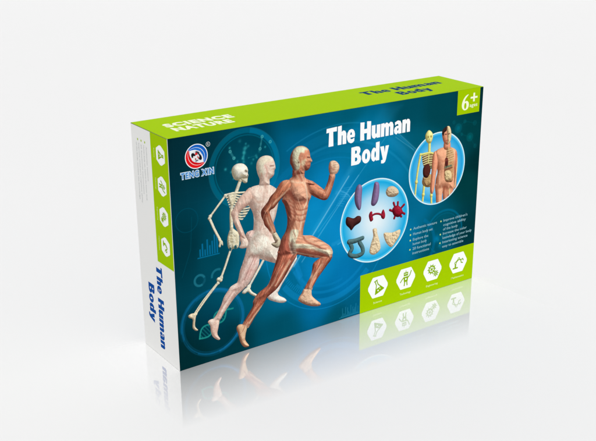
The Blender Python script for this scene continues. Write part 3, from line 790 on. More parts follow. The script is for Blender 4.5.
def skeleton_runner():
    A = Art(*bbox([k for k in TR if k.startswith('s_')], 4), 4.6)
    B = (228, 220, 194); B2 = (150, 138, 108)
    kw = dict(shade2=B2, mott=.16, ms=1.3)
    def bone(P, r, col=B, head=1.45):
        """a long bone: slim shaft with two knobbly ends"""
        P = [np.array(p) for p in P]
        A.limb(P, r, r * .9, col, **kw)
        for e, f in ((P[0], P[1]), (P[-1], P[-2])):
            t = (f - e) / np.linalg.norm(f - e); n = np.array((-t[1], t[0])) * r * .55
            A.limb([e + n, e + n + t * r], r * head * .8, r * .7, col, soft=.6, **kw)
            A.limb([e - n, e - n + t * r], r * head * .8, r * .7, col, soft=.6, **kw)
    # far leg
    bone(TR['s_ffem'], 1.15, (232, 230, 212), 1.5)
    A.blob(TR['s_ffoot'], (226, 220, 200), 1.6, **kw)
    # near leg
    A.limb(TR['s_shin2'], .5, .45, B, **kw); bone(TR['s_shin1'], .85)
    A.blob(TR['s_foot'], (220, 205, 175), 1.6, shade2=(150, 120, 90), mott=.35, ms=.9)
    for i in range(3):
        f = np.array(TR['s_foot']); c = f.mean(0)
        A.line([(c[0] - 1.0 + i * .9, c[1] + 1.5), (c[0] - .2 + i * .9, c[1] - 5)], .14, (140, 116, 88), .6, .25)
    bone(TR['s_fem'], 1.05)
    kx, ky = TR['s_knee'][0]
    A.limb([(kx - 1.0, ky + .5), (kx + .9, ky - .6)], 1.7, 1.5, B, soft=.8, **kw)
    A.line([(kx - 2, ky - .4), (kx + 2, ky + .2)], .2, (120, 104, 78), .6, .3)
    # trunk
    A.limb(TR['s_spine'], 1.2, 1.5, B, **kw)
    A.limb(TR['s_neck'], 1.4, 1.5, B, **kw)
    S0 = smooth_path(TR['s_spine'])
    R = np.array(TR['s_ribs']); x0, x1 = R[:, 0].min(), R[:, 0].max(); y0, y1 = R[:, 1].min(), R[:, 1].max()
    O = TR['s_ribs']
    for i in range(8):                    # far side of the cage, seen through the gaps
        y = y1 - 4.5 - i * (y1 - y0 - 4) / 8.6
        A.clipped([(x0 + 6, y - 2.5), (x0 + (x1 - x0) * .55, y - .8), (x1 + .5, y + 2.2)], .5, O, (150, 146, 124), shade2=(60, 80, 78))
    for i in range(10):
        y = y1 - 1.6 - i * (y1 - y0 - 3) / 9.8; sg = .9 + .2 * math.sin(i * 2.1)
        A.clipped([(x0 - .5, y + .8 * sg), (x0 + (x1 - x0) * .22, y + 1.2), (x0 + (x1 - x0) * .6, y - 1.9), (x1 + .5, y - 3.4 + .9 * sg)], .62, O, (228, 220, 192), shade2=B2)
    A.limb(TR['s_spine'], 1.1, 1.3, B, **kw)
    q = R[0]
    A.blob([(q[0] + 1.5, q[1] - .5), (q[0] + 7, q[1] + .5), (q[0] + 8.5, q[1] - 3), (q[0] + 5, q[1] - 10), (q[0] + 2.2, q[1] - 6)], (228, 220, 192), 2, shade2=B2, mott=.3, soft=.6)
    for i in range(0, len(S0), 1):
        A.line([(S0[i][0] - 1.0, S0[i][1]), (S0[i][0] + 1.0, S0[i][1])], .16, (150, 136, 104), .5, .25)
    A.limb(TR['s_clav'], .8, .7, B, **kw)
    P = TR['s_pelvis']
    A.blob(P, (222, 214, 186), 3.0, shade2=B2, mott=.55, ms=.7)
    c = np.mean(np.array(P), 0)
    A.line([(c[0] - .6, c[1] + 10), (c[0] - 1.4, c[1] + 4), (c[0] - .6, c[1] - 2)], .6, (158, 144, 112), .5, .8)
    A.line([(c[0] + 2.6, c[1] + 4), (c[0] + 3.4, c[1] - 2)], .5, (168, 154, 120), .5, .8)
    for k in range(4): A.line([(c[0] - 2.4, c[1] + 7 - k * 2.4), (c[0] - .8, c[1] + 6.6 - k * 2.4)], .28, (120, 108, 80), .6, .3)
    A.fill(circle_pts(c[0] + 1.8, c[1] - 5.6, 1.2, 16, 1.9), (16, 72, 88), .9, .35)
    A.fill(circle_pts(c[0] - 2.6, c[1] - 6.0, .9, 16, 1.5), (22, 72, 84), .9, .35)
    A.line([(c[0] - .6, c[1] - 3.2), (c[0] - .3, c[1] - 8)], .3, (120, 108, 80), .7, .3)
    # arm
    bone(TR['s_hum'], .9); A.limb([np.array(p) + (.9, .1) for p in TR['s_fore']], .45, .4, B, **kw); bone(TR['s_fore'], .75, B, 1.3)
    A.limb([TR['s_hum'][-1], TR['s_fore'][0]], 1.0, 1.1, B, soft=.6, **kw)
    A.blob(TR['s_hand'], (214, 206, 178), .9, **kw)
    # head
    A.blob(TR['s_jaw'], (226, 218, 194), 2.2, shade2=B2, mott=.2)
    A.blob(TR['s_skull'], (238, 231, 212), 6.5, shade2=(160, 148, 118), mott=.10, ms=.5, spec=6, soft=.6)
    J = np.array(TR['s_jaw']).mean(0); K = np.array(TR['s_skull'])
    fx = K[:, 0].max(); fy = K[6][1]
    A.line([(fx - 2.2, fy + 2.0), (fx - 1.5, fy + 1.4)], .75, (96, 80, 60), .8, .5)
    A.line([(fx - .9, fy - 1.6), (fx - .6, fy - 2.4)], .35, (104, 86, 64), .8, .3)
    A.line([(fx - 6.0, fy - .6), (fx - 3.6, fy - 1.4), (fx - 2.4, fy - 1.2)], .4, (176, 158, 124), .75, .4)
    A.line([(J[0] - 1.4, J[1] + .9), (J[0] + 3.2, J[1] + 1.0)], .3, (120, 104, 80), .8, .3)
    for i in range(5): A.line([(J[0] - .6 + i * .8, J[1] + 1.9), (J[0] - .6 + i * .8, J[1] + .1)], .1, (140, 124, 98), .6, .2)
    A.line([(fx - 9.5, fy - 4.2), (fx - 7.0, fy - 5.0)], .6, (110, 94, 70), .6, .5)
    A.speckle(.10, 1.6, (26, 18, 6), .5)
    return A.mesh(Ink()).build("printed_skeleton", 'front', 2, box, "ivory skeleton printed running behind the other two figures")
skeleton_runner()

def pale_runner():
    A = Art(*bbox([k for k in TR if k.startswith('p_')], 4), 4.6)
    sk = (226, 192, 176); s2 = (172, 128, 112)
    kw = dict(shade2=s2, mott=.24, ms=.55, amb=.68, dif=.40)
    A.blob(TR['p_fshin'], (232, 222, 212), 2, **kw)
    A.blob(TR['p_ffoot'], (232, 218, 206), 3, soft=2, **kw)
    A.blob(TR['p_foot'], (224, 188, 170), 3, **kw)
    A.blob(TR['p_calf'], (222, 186, 172), 5.5, axis=(-.55, -.83), streak=.12, soft=2.5, **kw)
    A.blob(TR['p_thigh'], (226, 192, 180), 8, axis=(-.45, -.9), streak=.13, soft=3.5, **kw)
    A.blob(TR['p_torso'], (230, 204, 188), 11, axis=(.1, 1), streak=.07, soft=3, **kw)
    A.tint(TR['p_hip'], (230, 204, 188), (234, 222, 206), .9, 1.0)
    A.blob(TR['p_head'], (228, 200, 182), 7, soft=2, **kw)
    A.tint(TR['p_cap'], (228, 200, 182), (226, 214, 188), .95, 1.2)
    hx, hy = TR['p_head'][6]
    A.line([(hx - 4.6, hy + 2.0), (hx - 1.8, hy + 1.7)], .55, (132, 86, 72), .75, .5); A.line([(hx - 4.8, hy + 3.4), (hx - 1.4, hy + 3.0)], .4, (240, 226, 212), .6, .5)
    A.line([(hx - 3.6, hy - 6.4), (hx - 1.2, hy - 6.0)], .35, (146, 84, 74), .8, .4); A.line([(hx - 1.0, hy - 2.6), (hx - 1.8, hy - 3.2)], .3, (150, 100, 86), .7, .4)
    A.line([(hx - 8, hy - 1), (hx - 6, hy - 5), (hx - 7, hy - 9)], .6, (184, 138, 120), .5, .8)
    A.line([(hx - 5, hy - 2), (hx - 3, hy - 3)], .8, (236, 216, 200), .6, .9)
    A.line([(hx - 10, hy - 10), (hx - 8, hy - 18)], .8, (186, 142, 124), .5, 1.0)
    A.line([(hx - 12.6, hy - 2.4), (hx - 12.2, hy - 4.6)], .6, (160, 116, 98), .8, .5); A.line([(hx - 9.6, hy + 3.4), (hx - 7.4, hy - 1.0), (hx - 8.6, hy - 5.6)], .3, (200, 120, 110), .5, .5)
    A.line(TR['p_spine'], .6, (190, 148, 130), .5, 1.0)
    A.line(TR['p_scap'], .6, (188, 142, 120), .55, .9); A.line([(x + 1, y - 2.4) for x, y in TR['p_scap']], .5, (240, 226, 212), .5, .8)
    A.line(TR['p_butt'], .5, (176, 146, 128), .5, 1.0)
    for dx in (2.5, 5.5, 8.5, -3): A.line([(x + dx, y - abs(dx) * .4) for x, y in TR['p_spine']], .3, (200, 156, 138), .3, .7)
    A.line(TR['p_l1'], .4, (150, 96, 90), .6, .5); A.line([(x + 2.4, y) for x, y in TR['p_l1']], .4, (176, 122, 114), .5, .6); A.line([(x - 3.4, y) for x, y in TR['p_l1']], .5, (240, 222, 212), .5, .7)
    A.line(TR['p_l2'], .4, (166, 112, 102), .5, .5); A.line([(x + 2.0, y) for x, y in TR['p_l2']], .4, (240, 224, 212), .5, .6)
    for q, i in (('p_calf', 1), ('p_calf', 9)): A.glow(*TR[q][i], 3, (238, 222, 208), .5, True)
    A.blob(TR['p_hand'], (226, 200, 184), 3, **kw)
    A.blob(TR['p_arm'], (224, 188, 170), 4.5, axis=(-.2, 1), streak=.12, soft=.9, **kw)
    c = np.array(TR['p_hand']).mean(0)
    for i in range(3):
        A.line([(c[0] - 1.5 + i * 1.4, c[1] - .5), (c[0] - .8 + i * 1.4, c[1] - 4.2)], .22, (176, 132, 114), .6, .3)
    A.speckle(.085, 1.5, (14, 26, 26), .35)
    rp = random.Random(8)
    T0 = np.concatenate([np.array(TR[q]) for q in ('p_torso', 'p_thigh', 'p_calf', 'p_arm')])
    for i in range(150):                  # fine vessels under the clear skin
        p = T0[rp.randrange(len(T0))] * .55 + T0[rp.randrange(len(T0))] * .45
        t = rp.uniform(-2.2, -.9); l = rp.uniform(2, 5)
        A.line([p, p + np.array((math.cos(t) * l * .5 + rp.uniform(-.5, .5), math.sin(t) * l * .5)), p + np.array((math.cos(t) * l, math.sin(t) * l))], .14, rp.choice([(196, 132, 120), (206, 150, 132), (248, 238, 226), (244, 226, 210)]), .5, .3)
    A.C = np.clip(A.C * np.array((1.01, 1.03, 1.03)) + 4, 0, 255)
    return A.mesh(Ink()).build("printed_pale_man", 'front', 3, box, "pale pink figure printed running between the skeleton and the muscle figure")
pale_runner()

def muscle_runner():
    A = Art(*bbox([k for k in TR if k.startswith('m_')], 4), 4.6)
    s2 = (112, 48, 40)
    pale = (234, 206, 186)
    def b(key, col, R, axis=None, st=.2, **k):
        a = dict(shade2=s2, amb=.56, dif=.56, spec=12, mott=.16, ms=.55); a.update(k)
        A.blob(TR[key], col, R, axis=axis, streak=st if axis else 0, **a)
    def sinew(key, dx, dy, r=.4, a=.5, col=pale, soft=.6): A.line([(x + dx, y + dy) for x, y in TR[key]], r, col, a, soft)
    bone = (208, 200, 182); bk = dict(shade2=(150, 134, 112), mott=.12, spec=4, amb=.68, dif=.38)
    b('m_rfoot', (216, 172, 146), 3, shade2=(140, 84, 66))
    b('m_rcalf', (188, 108, 86), 5, (-.55, -.83), .32, soft=4.0)
    b('m_rth', (188, 108, 90), 8, (-.5, -.86), .34, soft=4)
    b('m_fuarm', (204, 132, 108), 5, (.8, -.5), .22)
    b('m_fist', (226, 186, 168), 3.6, mott=.3, ms=.7, shade2=(150, 92, 78))
    b('m_ffarm', (198, 126, 104), 4.2, (.3, .95), .24, soft=2.0)
    fc = np.array(TR['m_fist']).mean(0)
    for i in range(4):
        A.line([(fc[0] - .2, fc[1] + 3.6 - i * 1.9), (fc[0] + 3.8, fc[1] + 3.4 - i * 1.9)], .22, (156, 100, 86), .65, .35)
    A.line([(fc[0] - 3.4, fc[1] + .8), (fc[0] - .4, fc[1] - 2.0)], 1.0, (150, 88, 78), .55, .7)
    for i in range(4): A.glow(fc[0] + 3.2, fc[1] + 4.2 - i * 2.0, .9, (246, 226, 214), .7, True)
    A.line(TR['m_ffl'], .5, (136, 66, 54), .5, .6)
    A.glow(*TR['m_ffarm'][4], 3.2, (226, 190, 168), .6, True)
    b('m_neck', (204, 140, 120), 7, (.3, -1), .24)
    b('m_torso', (214, 150, 128), 11, (.35, -.9), .16, soft=4)
    b('m_serr', (194, 122, 104), 8, (.5, -.8), .28, grow=False, alpha=.75, soft=3)
    b('m_glute', (180, 96, 82), 9, (.2, -1), .22, grow=False, soft=3, alpha=.9)
    b('m_pec', (220, 162, 142), 8, (.9, .25), .14, grow=False, soft=2.6)
    dk = (122, 56, 46)
    A.line(TR['m_pecl'], .9, dk, .6, 1.0)
    A.glow(*TR['m_pecl'][0], 3.5, dk, .6, True)
    A.line(TR['m_alba'], .45, (244, 226, 214), .75, .6)
    A.line(TR['m_clav'], .6, (244, 214, 196), .65, .7)
    for q in ('m_x1', 'm_x2', 'm_x3'):
        A.line(TR[q], .45, (156, 84, 70), .75, .7)
        A.line([(x, y - 1.5) for x, y in TR[q]], .5, (240, 196, 176), .5, .9)
    T0 = np.array(TR['m_serr']).mean(0)
    for i in range(5):
        A.line([(T0[0] - 1 + i * .5, T0[1] + 12 - i * 3.4), (T0[0] + 3.2 + i * .5, T0[1] + 8.4 - i * 3.4)], .4, (150, 80, 66), .5, .6)
        A.line([(T0[0] - .4 + i * .5, T0[1] + 10.6 - i * 3.4), (T0[0] + 3.4 + i * .5, T0[1] + 7.2 - i * 3.4)], .35, (236, 190, 170), .4, .6)
    A.line([(T0[0] + 2.6, T0[1] + 12), (T0[0] + 4.6, T0[1] + 2), (T0[0] + 4.0, T0[1] - 8), (T0[0] - 1.0, T0[1] - 16)], .7, (126, 62, 50), .55, 1.0)
    # head and neck
    b('m_head', (204, 132, 110), 7, mott=.25, ms=.7, soft=1.4)
    b('m_nape', (124, 64, 58), 2.5, (.2, 1), .3, grow=False, alpha=.8, soft=1)
    A.tint(TR['m_cap'], (204, 132, 110), (214, 208, 190), 1.0, .7)
    A.tint(TR['m_temple'], (204, 132, 110), (190, 112, 92), .8, .8)
    for i in range(5): A.line([(TR['m_temple'][1][0] - 3.2 + i * .8, TR['m_temple'][1][1] + 1.2 - abs(i - 2) * .5), (TR['m_temple'][1][0] - 2.4 + i * .3, TR['m_temple'][1][1] - 5.4)], .18, (232, 184, 162), .5, .3)
    A.tint(TR['m_cheek'], (204, 132, 110), (212, 190, 166), .9, .8)
    ex, ey = TR['m_ear'][0]
    A.line(circle_pts(ex, ey + .3, 1.0, 14, 1.7), .3, (178, 160, 138), .7, .4)
    A.line([(ex, ey), (ex + .15, ey - .4)], .5, (96, 54, 44), .9, .35)
    A.line(TR['m_eye'], .5, (96, 50, 44), .8, .4); A.line([(x, y + 1.4) for x, y in TR['m_eye']], .4, (232, 196, 176), .6, .5); A.line([(x + .3, y - 1.0) for x, y in TR['m_eye']], .3, (226, 196, 178), .6, .4)
    A.line(TR['m_mouth'], .4, (146, 60, 54), .85, .4)
    mx, my = TR['m_mouth'][0]
    A.line([(mx - 2.8, my + 4), (mx - 1.0, my + 1), (mx - 1.6, my - 2)], .45, (150, 78, 64), .5, .6)
    A.line([(mx - 5.5, my + 1), (mx - 3.5, my - 3)], .6, (236, 198, 176), .45, .7)
    A.glow(*TR['m_head'][8], 1.6, (240, 206, 186), .6, True)
    A.line(TR['m_neckl'], .5, (144, 70, 58), .6, .7)
    sinew('m_neckl', 1.8, 0); sinew('m_neckl', -2.0, 0, .35, .35)
    # raised leg
    b('m_ffoot', (224, 180, 160), 3.2, mott=.4, ms=.6, shade2=(156, 96, 80))
    b('m_fcalf', (198, 120, 98), 5, (-.5, -.85), .32, soft=4.0)
    sinew('m_fc1', 0, 0, .6, .6); sinew('m_fc1', 2.2, .4, .35, .4); A.line([(x - 1.6, y) for x, y in TR['m_fc1']], .45, dk, .5, .7)
    for q in (9, 6): A.glow(*TR['m_fcalf'][q], 3.0, (230, 204, 184), .65, True)
    b('m_fth', (214, 150, 128), 9, (.9, -.3), .26, soft=2.5)
    A.tint(TR['m_band'], (214, 150, 128), (222, 212, 196), 1.0, .6)
    A.glow(*TR['m_fth'][7], 3.6, (226, 210, 190), .8, True)
    A.line(TR['m_fl1'], .5, (140, 68, 58), .65, .8); sinew('m_fl1', .4, 2.2, .5, .4); sinew('m_fl1', .4, 4.6, .4, .3)
    A.line(TR['m_fl2'], .8, (140, 66, 56), .6, 1.0); sinew('m_fl2', .2, -2.4, .5, .4)
    # supporting leg
    sinew('m_rl1', 0, 0, .6, .65); A.line(TR['m_rl2'], .5, dk, .55, .7); sinew('m_rl2', 2.6, .4, .5, .5); sinew('m_rl2', -3.0, -.8, .5, .35); sinew('m_rl2', -6.0, -1.4, .5, .25, (150, 78, 64))
    A.line(TR['m_rc1'], .7, (118, 56, 46), .55, .9)
    sinew('m_rc1', 2.6, -.4, .7, .7); sinew('m_rc1', -1.6, .4, .4, .35)
    A.glow(*TR['m_rcalf'][8], 3.4, (226, 198, 176), .6, True)
    k0 = np.array(TR['m_rcalf'][0]); A.glow(k0[0] + 1.0, k0[1] - 5, 3.0, (110, 56, 46), .7, True)
    # near arm, over the trunk
    b('m_hand', (204, 190, 174), 3, mott=.35, ms=.6, shade2=(128, 106, 94))
    b('m_farm', (176, 106, 86), 4, (-.3, 1), .28, soft=.8)
    b('m_uarm', (202, 122, 96), 6, (.6, .8), .28, soft=1.8)
    u = TR['m_uarm']
    A.glow(*u[1], 4.5, (236, 182, 154), .55, True)
    for q in (5, 6, 7, 8, 9): A.glow(*u[q], 3.2, (84, 40, 34), .62, True)
    A.line(TR['m_delt'], .8, (124, 58, 46), .55, 1.0)
    A.line(TR['m_bic'], .6, (132, 64, 50), .5, .9)
    sinew('m_bic', 1.6, 1.4, .6, .5); sinew('m_bic', -2.6, -2.0, .4, .35)
    sinew('m_fa1', 0, 0, .5, .6); sinew('m_fa1', 2.2, .4, .4, .35)
    A.glow(*TR['m_farm'][5], 2.6, (220, 196, 178), .7, True)
    A.line(TR['m_fin1'], .45, (74, 46, 42), .8, .4)
    hc = np.array(TR['m_hand']).mean(0)
    for i in range(3):
        A.line([(hc[0] - .6 + i * 1.5, hc[1] + .8), (hc[0] - 1.2 + i * 1.5, hc[1] - 4.0)], .22, (136, 112, 100), .6, .35)
    for q, e in (('m_rfoot', (5, 7)), ('m_ffoot', (4, 5))):   # toes and ankle
        F = np.array(TR[q]); c = F.mean(0); t0 = F[e[0]]; dv = (t0 - c) / np.linalg.norm(t0 - c); nv = np.array((-dv[1], dv[0]))
        for i in range(4): A.line([t0 - dv * 2.6 + nv * (i - 1.8) * .9, t0 - dv * .3 + nv * (i - 1.8) * .7], .16, (146, 88, 72), .6, .3)
        for i in range(3): A.line([c - dv * 2.5 + nv * (i - 1) * 1.4, c + dv * 2.5 + nv * (i - 1) * .9], .22, (238, 210, 192), .5, .4)
        A.glow(*(c - dv * 3.5 + nv * .4), 1.1, (238, 204, 184), .6, True)
    rm = random.Random(4)
    for q, n, dx, dy in (('m_torso', 60, .35, -.9), ('m_rth', 46, -.5, -.86), ('m_rcalf', 26, -.55, -.83), ('m_fth', 44, .9, -.32), ('m_fcalf', 26, -.5, -.85), ('m_uarm', 30, -.6, -.8), ('m_farm', 20, .3, -1), ('m_ffarm', 14, .3, .95), ('m_fuarm', 14, .8, -.5)):
        F = np.array(TR[q])
        for i in range(n):                # fine fibres and tendons
            p = F[rm.randrange(len(F))] * .5 + F[rm.randrange(len(F))] * .5; l = rm.uniform(2.5, 7)
            j = rm.uniform(-.25, .25)
            A.line([p, p + np.array((dx + j, dy)) * l * .5, p + np.array((dx, dy + j)) * l], rm.uniform(.1, .24), rm.choice([(238, 206, 190), (232, 190, 170), (120, 54, 44), (138, 66, 54), (146, 74, 60)]), rm.uniform(.3, .6), .28)
    A.speckle(.06, 1.4, (14, 8, 6), .3)
    A.C = np.clip(A.C * np.array((1.0, 1.02, 0.95)), 0, 255)
    return A.mesh(Ink()).build("printed_muscle_man", 'front', 4, box, "red muscle figure printed running in front with one knee raised")
muscle_runner()

# ------------------------------------------------------------------ title, three times
def title(name, face, layer, parent, lines, col, boxmm, turn=None, res=6.0, label=None):
    A = Art(*boxmm, res)
    for (s, u, v, cap, w) in lines: title_line(A, s, u, v, cap, w, turn=turn)
    return A.mesh(Ink(), col).build(name, face, layer, parent, label)
title("title_lettering", 'front', 2, box, [("The Human", 135.6, 152.4, 14.6, 85.6), ("Body", 160.2, 133.3, 14.9, 38.8)], (255, 255, 255), (132, 127, 225, 171), label="white display lettering reading The Human Body on the front")
title("title_lettering", 'top', 2, box, [("The Human", 199, 30.6, 11.2, 85.5), ("Body", 224.5, 14.4, 11.4, 35.5)], (10, 62, 106), (195, 8, 289, 45), label="navy display lettering on the green top")
title("title_lettering", 'side', 2, box, [("The Human", 29.6, 76.8, 9.4, 68.5), ("Body", 44.6, 58.0, 9.6, 32.5)], (16, 76, 156), (16, 4, 49, 80), turn=lambda a, b: (-b, -a), label="blue display lettering running down the side")

# ------------------------------------------------------------------ top: series lettering
k = Ink()
put_text(k, "SCIENCE", 14.6, 28.4, 9.0, (246, 250, 220), width=56.5, bold=0.06, space=1.16)
put_text(k, "NATURE", 15.0, 15.2, 9.0, (246, 250, 220), width=48.5, bold=0.06, space=1.16)
k.build("series_lettering", 'top', 2, box, "white capitals on the green top")

# ------------------------------------------------------------------ logo
def logo():
    cx, cy = 22.0, 164.0
    A = Art(cx - 11, cy - 11, cx + 11, cy + 11, 7)
    A.plus(circle_pts(cx, cy, 9.1, 64))
    A.C[:] = (236, 240, 244)
    rr = np.hypot(A.U - cx, A.V - cy); an = np.degrees(np.arctan2(A.V - cy, A.U - cx))
    def swirl(a0, span, cols):
        for (ra, rb, c) in cols:
            t = ((an - a0) % 360) / span
            o = 9.0 - rr
            w0 = ra * np.sin(np.clip(t, 0, 1) * math.pi * .94 + .1) ** .6; w1 = rb * np.sin(np.clip(t, 0, 1) * math.pi * .94 + .1) ** .6
            msk = (t < 1) & (o > .55 + w0) & (o < .55 + w1)
            A.C[msk] = c
    swirl(-42, 185, [(0, 2.1, (22, 96, 190)), (2.1, 2.5, (210, 226, 244)), (2.5, 4.4, (30, 110, 204))])
    swirl(140, 178, [(0, 2.2, (226, 26, 30)), (2.2, 2.6, (250, 214, 210)), (2.6, 4.6, (206, 18, 26))])
    core = rr < 4.3
    A.C[core] = (222, 224, 228)
    for (x, y, rx, ry, ro, c) in ((-2.3, .5, 1.6, 2.5, .5, (24, 26, 32)), (2.5, -.7, 1.5, 2.7, .5, (24, 26, 32)), (.9, 2.6, 1.8, .9, -.5, (54, 60, 72)),
                              (-1.1, -1.4, 1.1, 2.2, .6, (232, 222, 220)), (.9, .4, 1.0, 2.0, .6, (226, 226, 232)), (-.1, 1.6, 1.0, 1.2, .3, (214, 38, 42)), (1.3, -.9, .5, 1.0, .4, (206, 70, 66)),
                              (-.7, -2.0, .45, .9, .2, (150, 60, 60)), (-.4, .2, .5, 1.1, -.6, (236, 238, 240)), (-2.9, -1.6, .7, .9, 0, (238, 238, 240)), (.2, -3.2, 1.3, .5, .3, (90, 96, 110))):
        dx, dy = A.U - cx - x, A.V - cy - y
        A.C[((dx * math.cos(ro) + dy * math.sin(ro)) / rx) ** 2 + ((-dx * math.sin(ro) + dy * math.cos(ro)) / ry) ** 2 < 1] = c
    o = A.mesh(Ink()).build("emblem", 'front', 2, box, "round red and blue swirl emblem")
    k = Ink()
    B = Art(29.4, 169.2, 33.8, 173.6, 8); B.plus(circle_pts(31.6, 171.4, 1.75, 32)); B.minus(circle_pts(31.6, 171.4, 1.35, 32))
    B.mesh(k, (190, 198, 200))
    put_text(k, "R", 31.05, 170.65, 1.5, (200, 206, 208), bold=.02)
    k.build("registered_mark", 'front', 2, o)
    # outlined wordmark: light edge, blue face
    E = Ink(); put_text(E, "TENG XIN", 8.6, 149.2, 4.3, (206, 226, 242), width=27.2, bold=.10, space=1.22)
    E.build("wordmark_outline", 'front', 2, o)
    E = Ink(); put_text(E, "TENG XIN", 9.05, 149.35, 4.0, (58, 132, 200), width=26.1, bold=.03, space=1.22)
    E.build("wordmark", 'front', 3, o)
logo()

# ------------------------------------------------------------------ age tag
tag = rect_ink(274.0, 158.6, 300.4, H - .15, GREEN).build("age_tag", 'front', 2, box, "square green tag reading 6+ ages")
A = Art(276, 160, 300, 178, 8)
A.plus([(286.2, 175.4), (283.2, 174.2), (280.4, 171.0), (279.2, 167.4), (279.6, 164.4), (281.4, 162.4), (283.8, 161.9), (286.2, 162.9), (287.4, 165.4), (287.0, 168.2), (285.0, 169.9), (282.6, 169.6), (283.4, 172.0), (286.4, 174.9)], ring=True)
A.minus(circle_pts(283.3, 165.7, 1.35, 24, 2.7))
A.plus([(292.3, 168.4), (294.3, 168.4), (294.3, 171.2), (297.4, 171.2), (297.4, 172.8), (294.3, 172.8), (294.3, 176.0), (292.3, 176.0), (292.3, 172.8), (289.2, 172.8), (289.2, 171.2), (292.3, 171.2)])
k = A.mesh(Ink(), (250, 253, 220))
put_text(k, "ages", 288.6, 164.0, 3.1, (246, 251, 210), width=9.2, bold=.012)
k.build("age_lettering", 'front', 3, tag)

# ------------------------------------------------------------------ round picture badges
def badge(name, cx, cy, r, layer, inner, mid, outer, label):
    A = Art(cx - r - 2, cy - r - 2, cx + r + 2, cy + r + 2, 3.2)
    A.plus(circle_pts(cx, cy, r, 120))
    rr = np.hypot(A.U - cx, A.V - cy) / r
    def mixc(a, b, t): return np.array(a, float) * (1 - t[..., None]) + np.array(b, float) * t[..., None]
    t1 = np.clip(rr / .62, 0, 1) ** 1.6; t2 = np.clip((rr - .62) / .3, 0, 1)
    A.C = np.where((rr < .62)[..., None], mixc(inner, mid, t1), mixc(mid, outer, t2))
    A.ring(cx, cy, r - .55, .65, (226, 246, 252), 1.0, .3)
    A.ring(cx, cy, r - 1.9, .7, (120, 214, 244), .6, .5)
    return A.mesh(Ink()).build(name, 'front', layer, box, label)
OB = badge("organ_badge", 186.2, 81.4, 36.6, 5, (236, 246, 250), (160, 214, 240), (24, 170, 226), "pale blue disc with nine loose organs on it")
def organ(name, f, parent=OB, layer=6, pad=3, keys=()):
    A = Art(*bbox(keys, pad), 5)
    f(A)
    return A.mesh(Ink()).build(name, 'front', layer, parent)
P2 = dict(mott=.12, ms=.6, spec=14)
organ("lung", lambda A: A.blob(TR['o_lung1'], (134, 114, 152), 5, shade2=(84, 66, 98), **P2), keys=['o_lung1'])
organ("lung", lambda A: A.blob(TR['o_lung2'], (138, 112, 154), 5, shade2=(90, 68, 106), **P2), keys=['o_lung2'])
def brain(A):
    A.blob(TR['o_brain'], (214, 192, 160), 4, shade2=(150, 118, 88), mott=.7, ms=.8)
organ("brain", brain, keys=['o_brain'])
def kidneys(A):
    for q in ('o_kid1', 'o_kid2'): A.blob(TR[q], (158, 30, 50), 2, shade2=(90, 10, 26), **P2)
    A.limb(TR['o_tube'], .9, .9, (150, 36, 54), shade2=(90, 10, 26))
organ("kidney_pair", kidneys, keys=['o_kid1', 'o_kid2', 'o_tube'])
def heart(A):
    for i in range(7): A.limb(TR['o_hv%d' % i], 1.0, 1.1, (150, 28, 46), shade2=(86, 8, 22))
    A.blob(TR['o_heart'], (146, 24, 44), 4, shade2=(82, 8, 22), mott=.5, ms=.5, spec=20)
organ("heart", heart, keys=['o_heart'] + ['o_hv%d' % i for i in range(7)])
organ("liver", lambda A: A.blob(TR['o_liver'], (74, 36, 34), 4, shade2=(36, 14, 14), **P2), keys=['o_liver'])
def colon(A):
    k = dict(shade2=(34, 56, 60), mott=.35, ms=.8, spec=8)
    A.limb(TR['o_colon2'], 2.0, 2.0, (78, 112, 114), **k); A.limb(TR['o_colon1'], 2.3, 1.9, (84, 118, 120), **k)
organ("large_intestine", colon, keys=['o_colon1', 'o_colon2'])
def guts(key):
    def f(A):
        A.blob(TR[key], (232, 210, 172), 3, shade2=(186, 144, 102), mott=1.1, ms=.62, amb=.68, dif=.42)
    return f
organ("small_intestine", guts('o_int1'), keys=['o_int1'])
organ("stomach", guts('o_int2'), keys=['o_int2'])

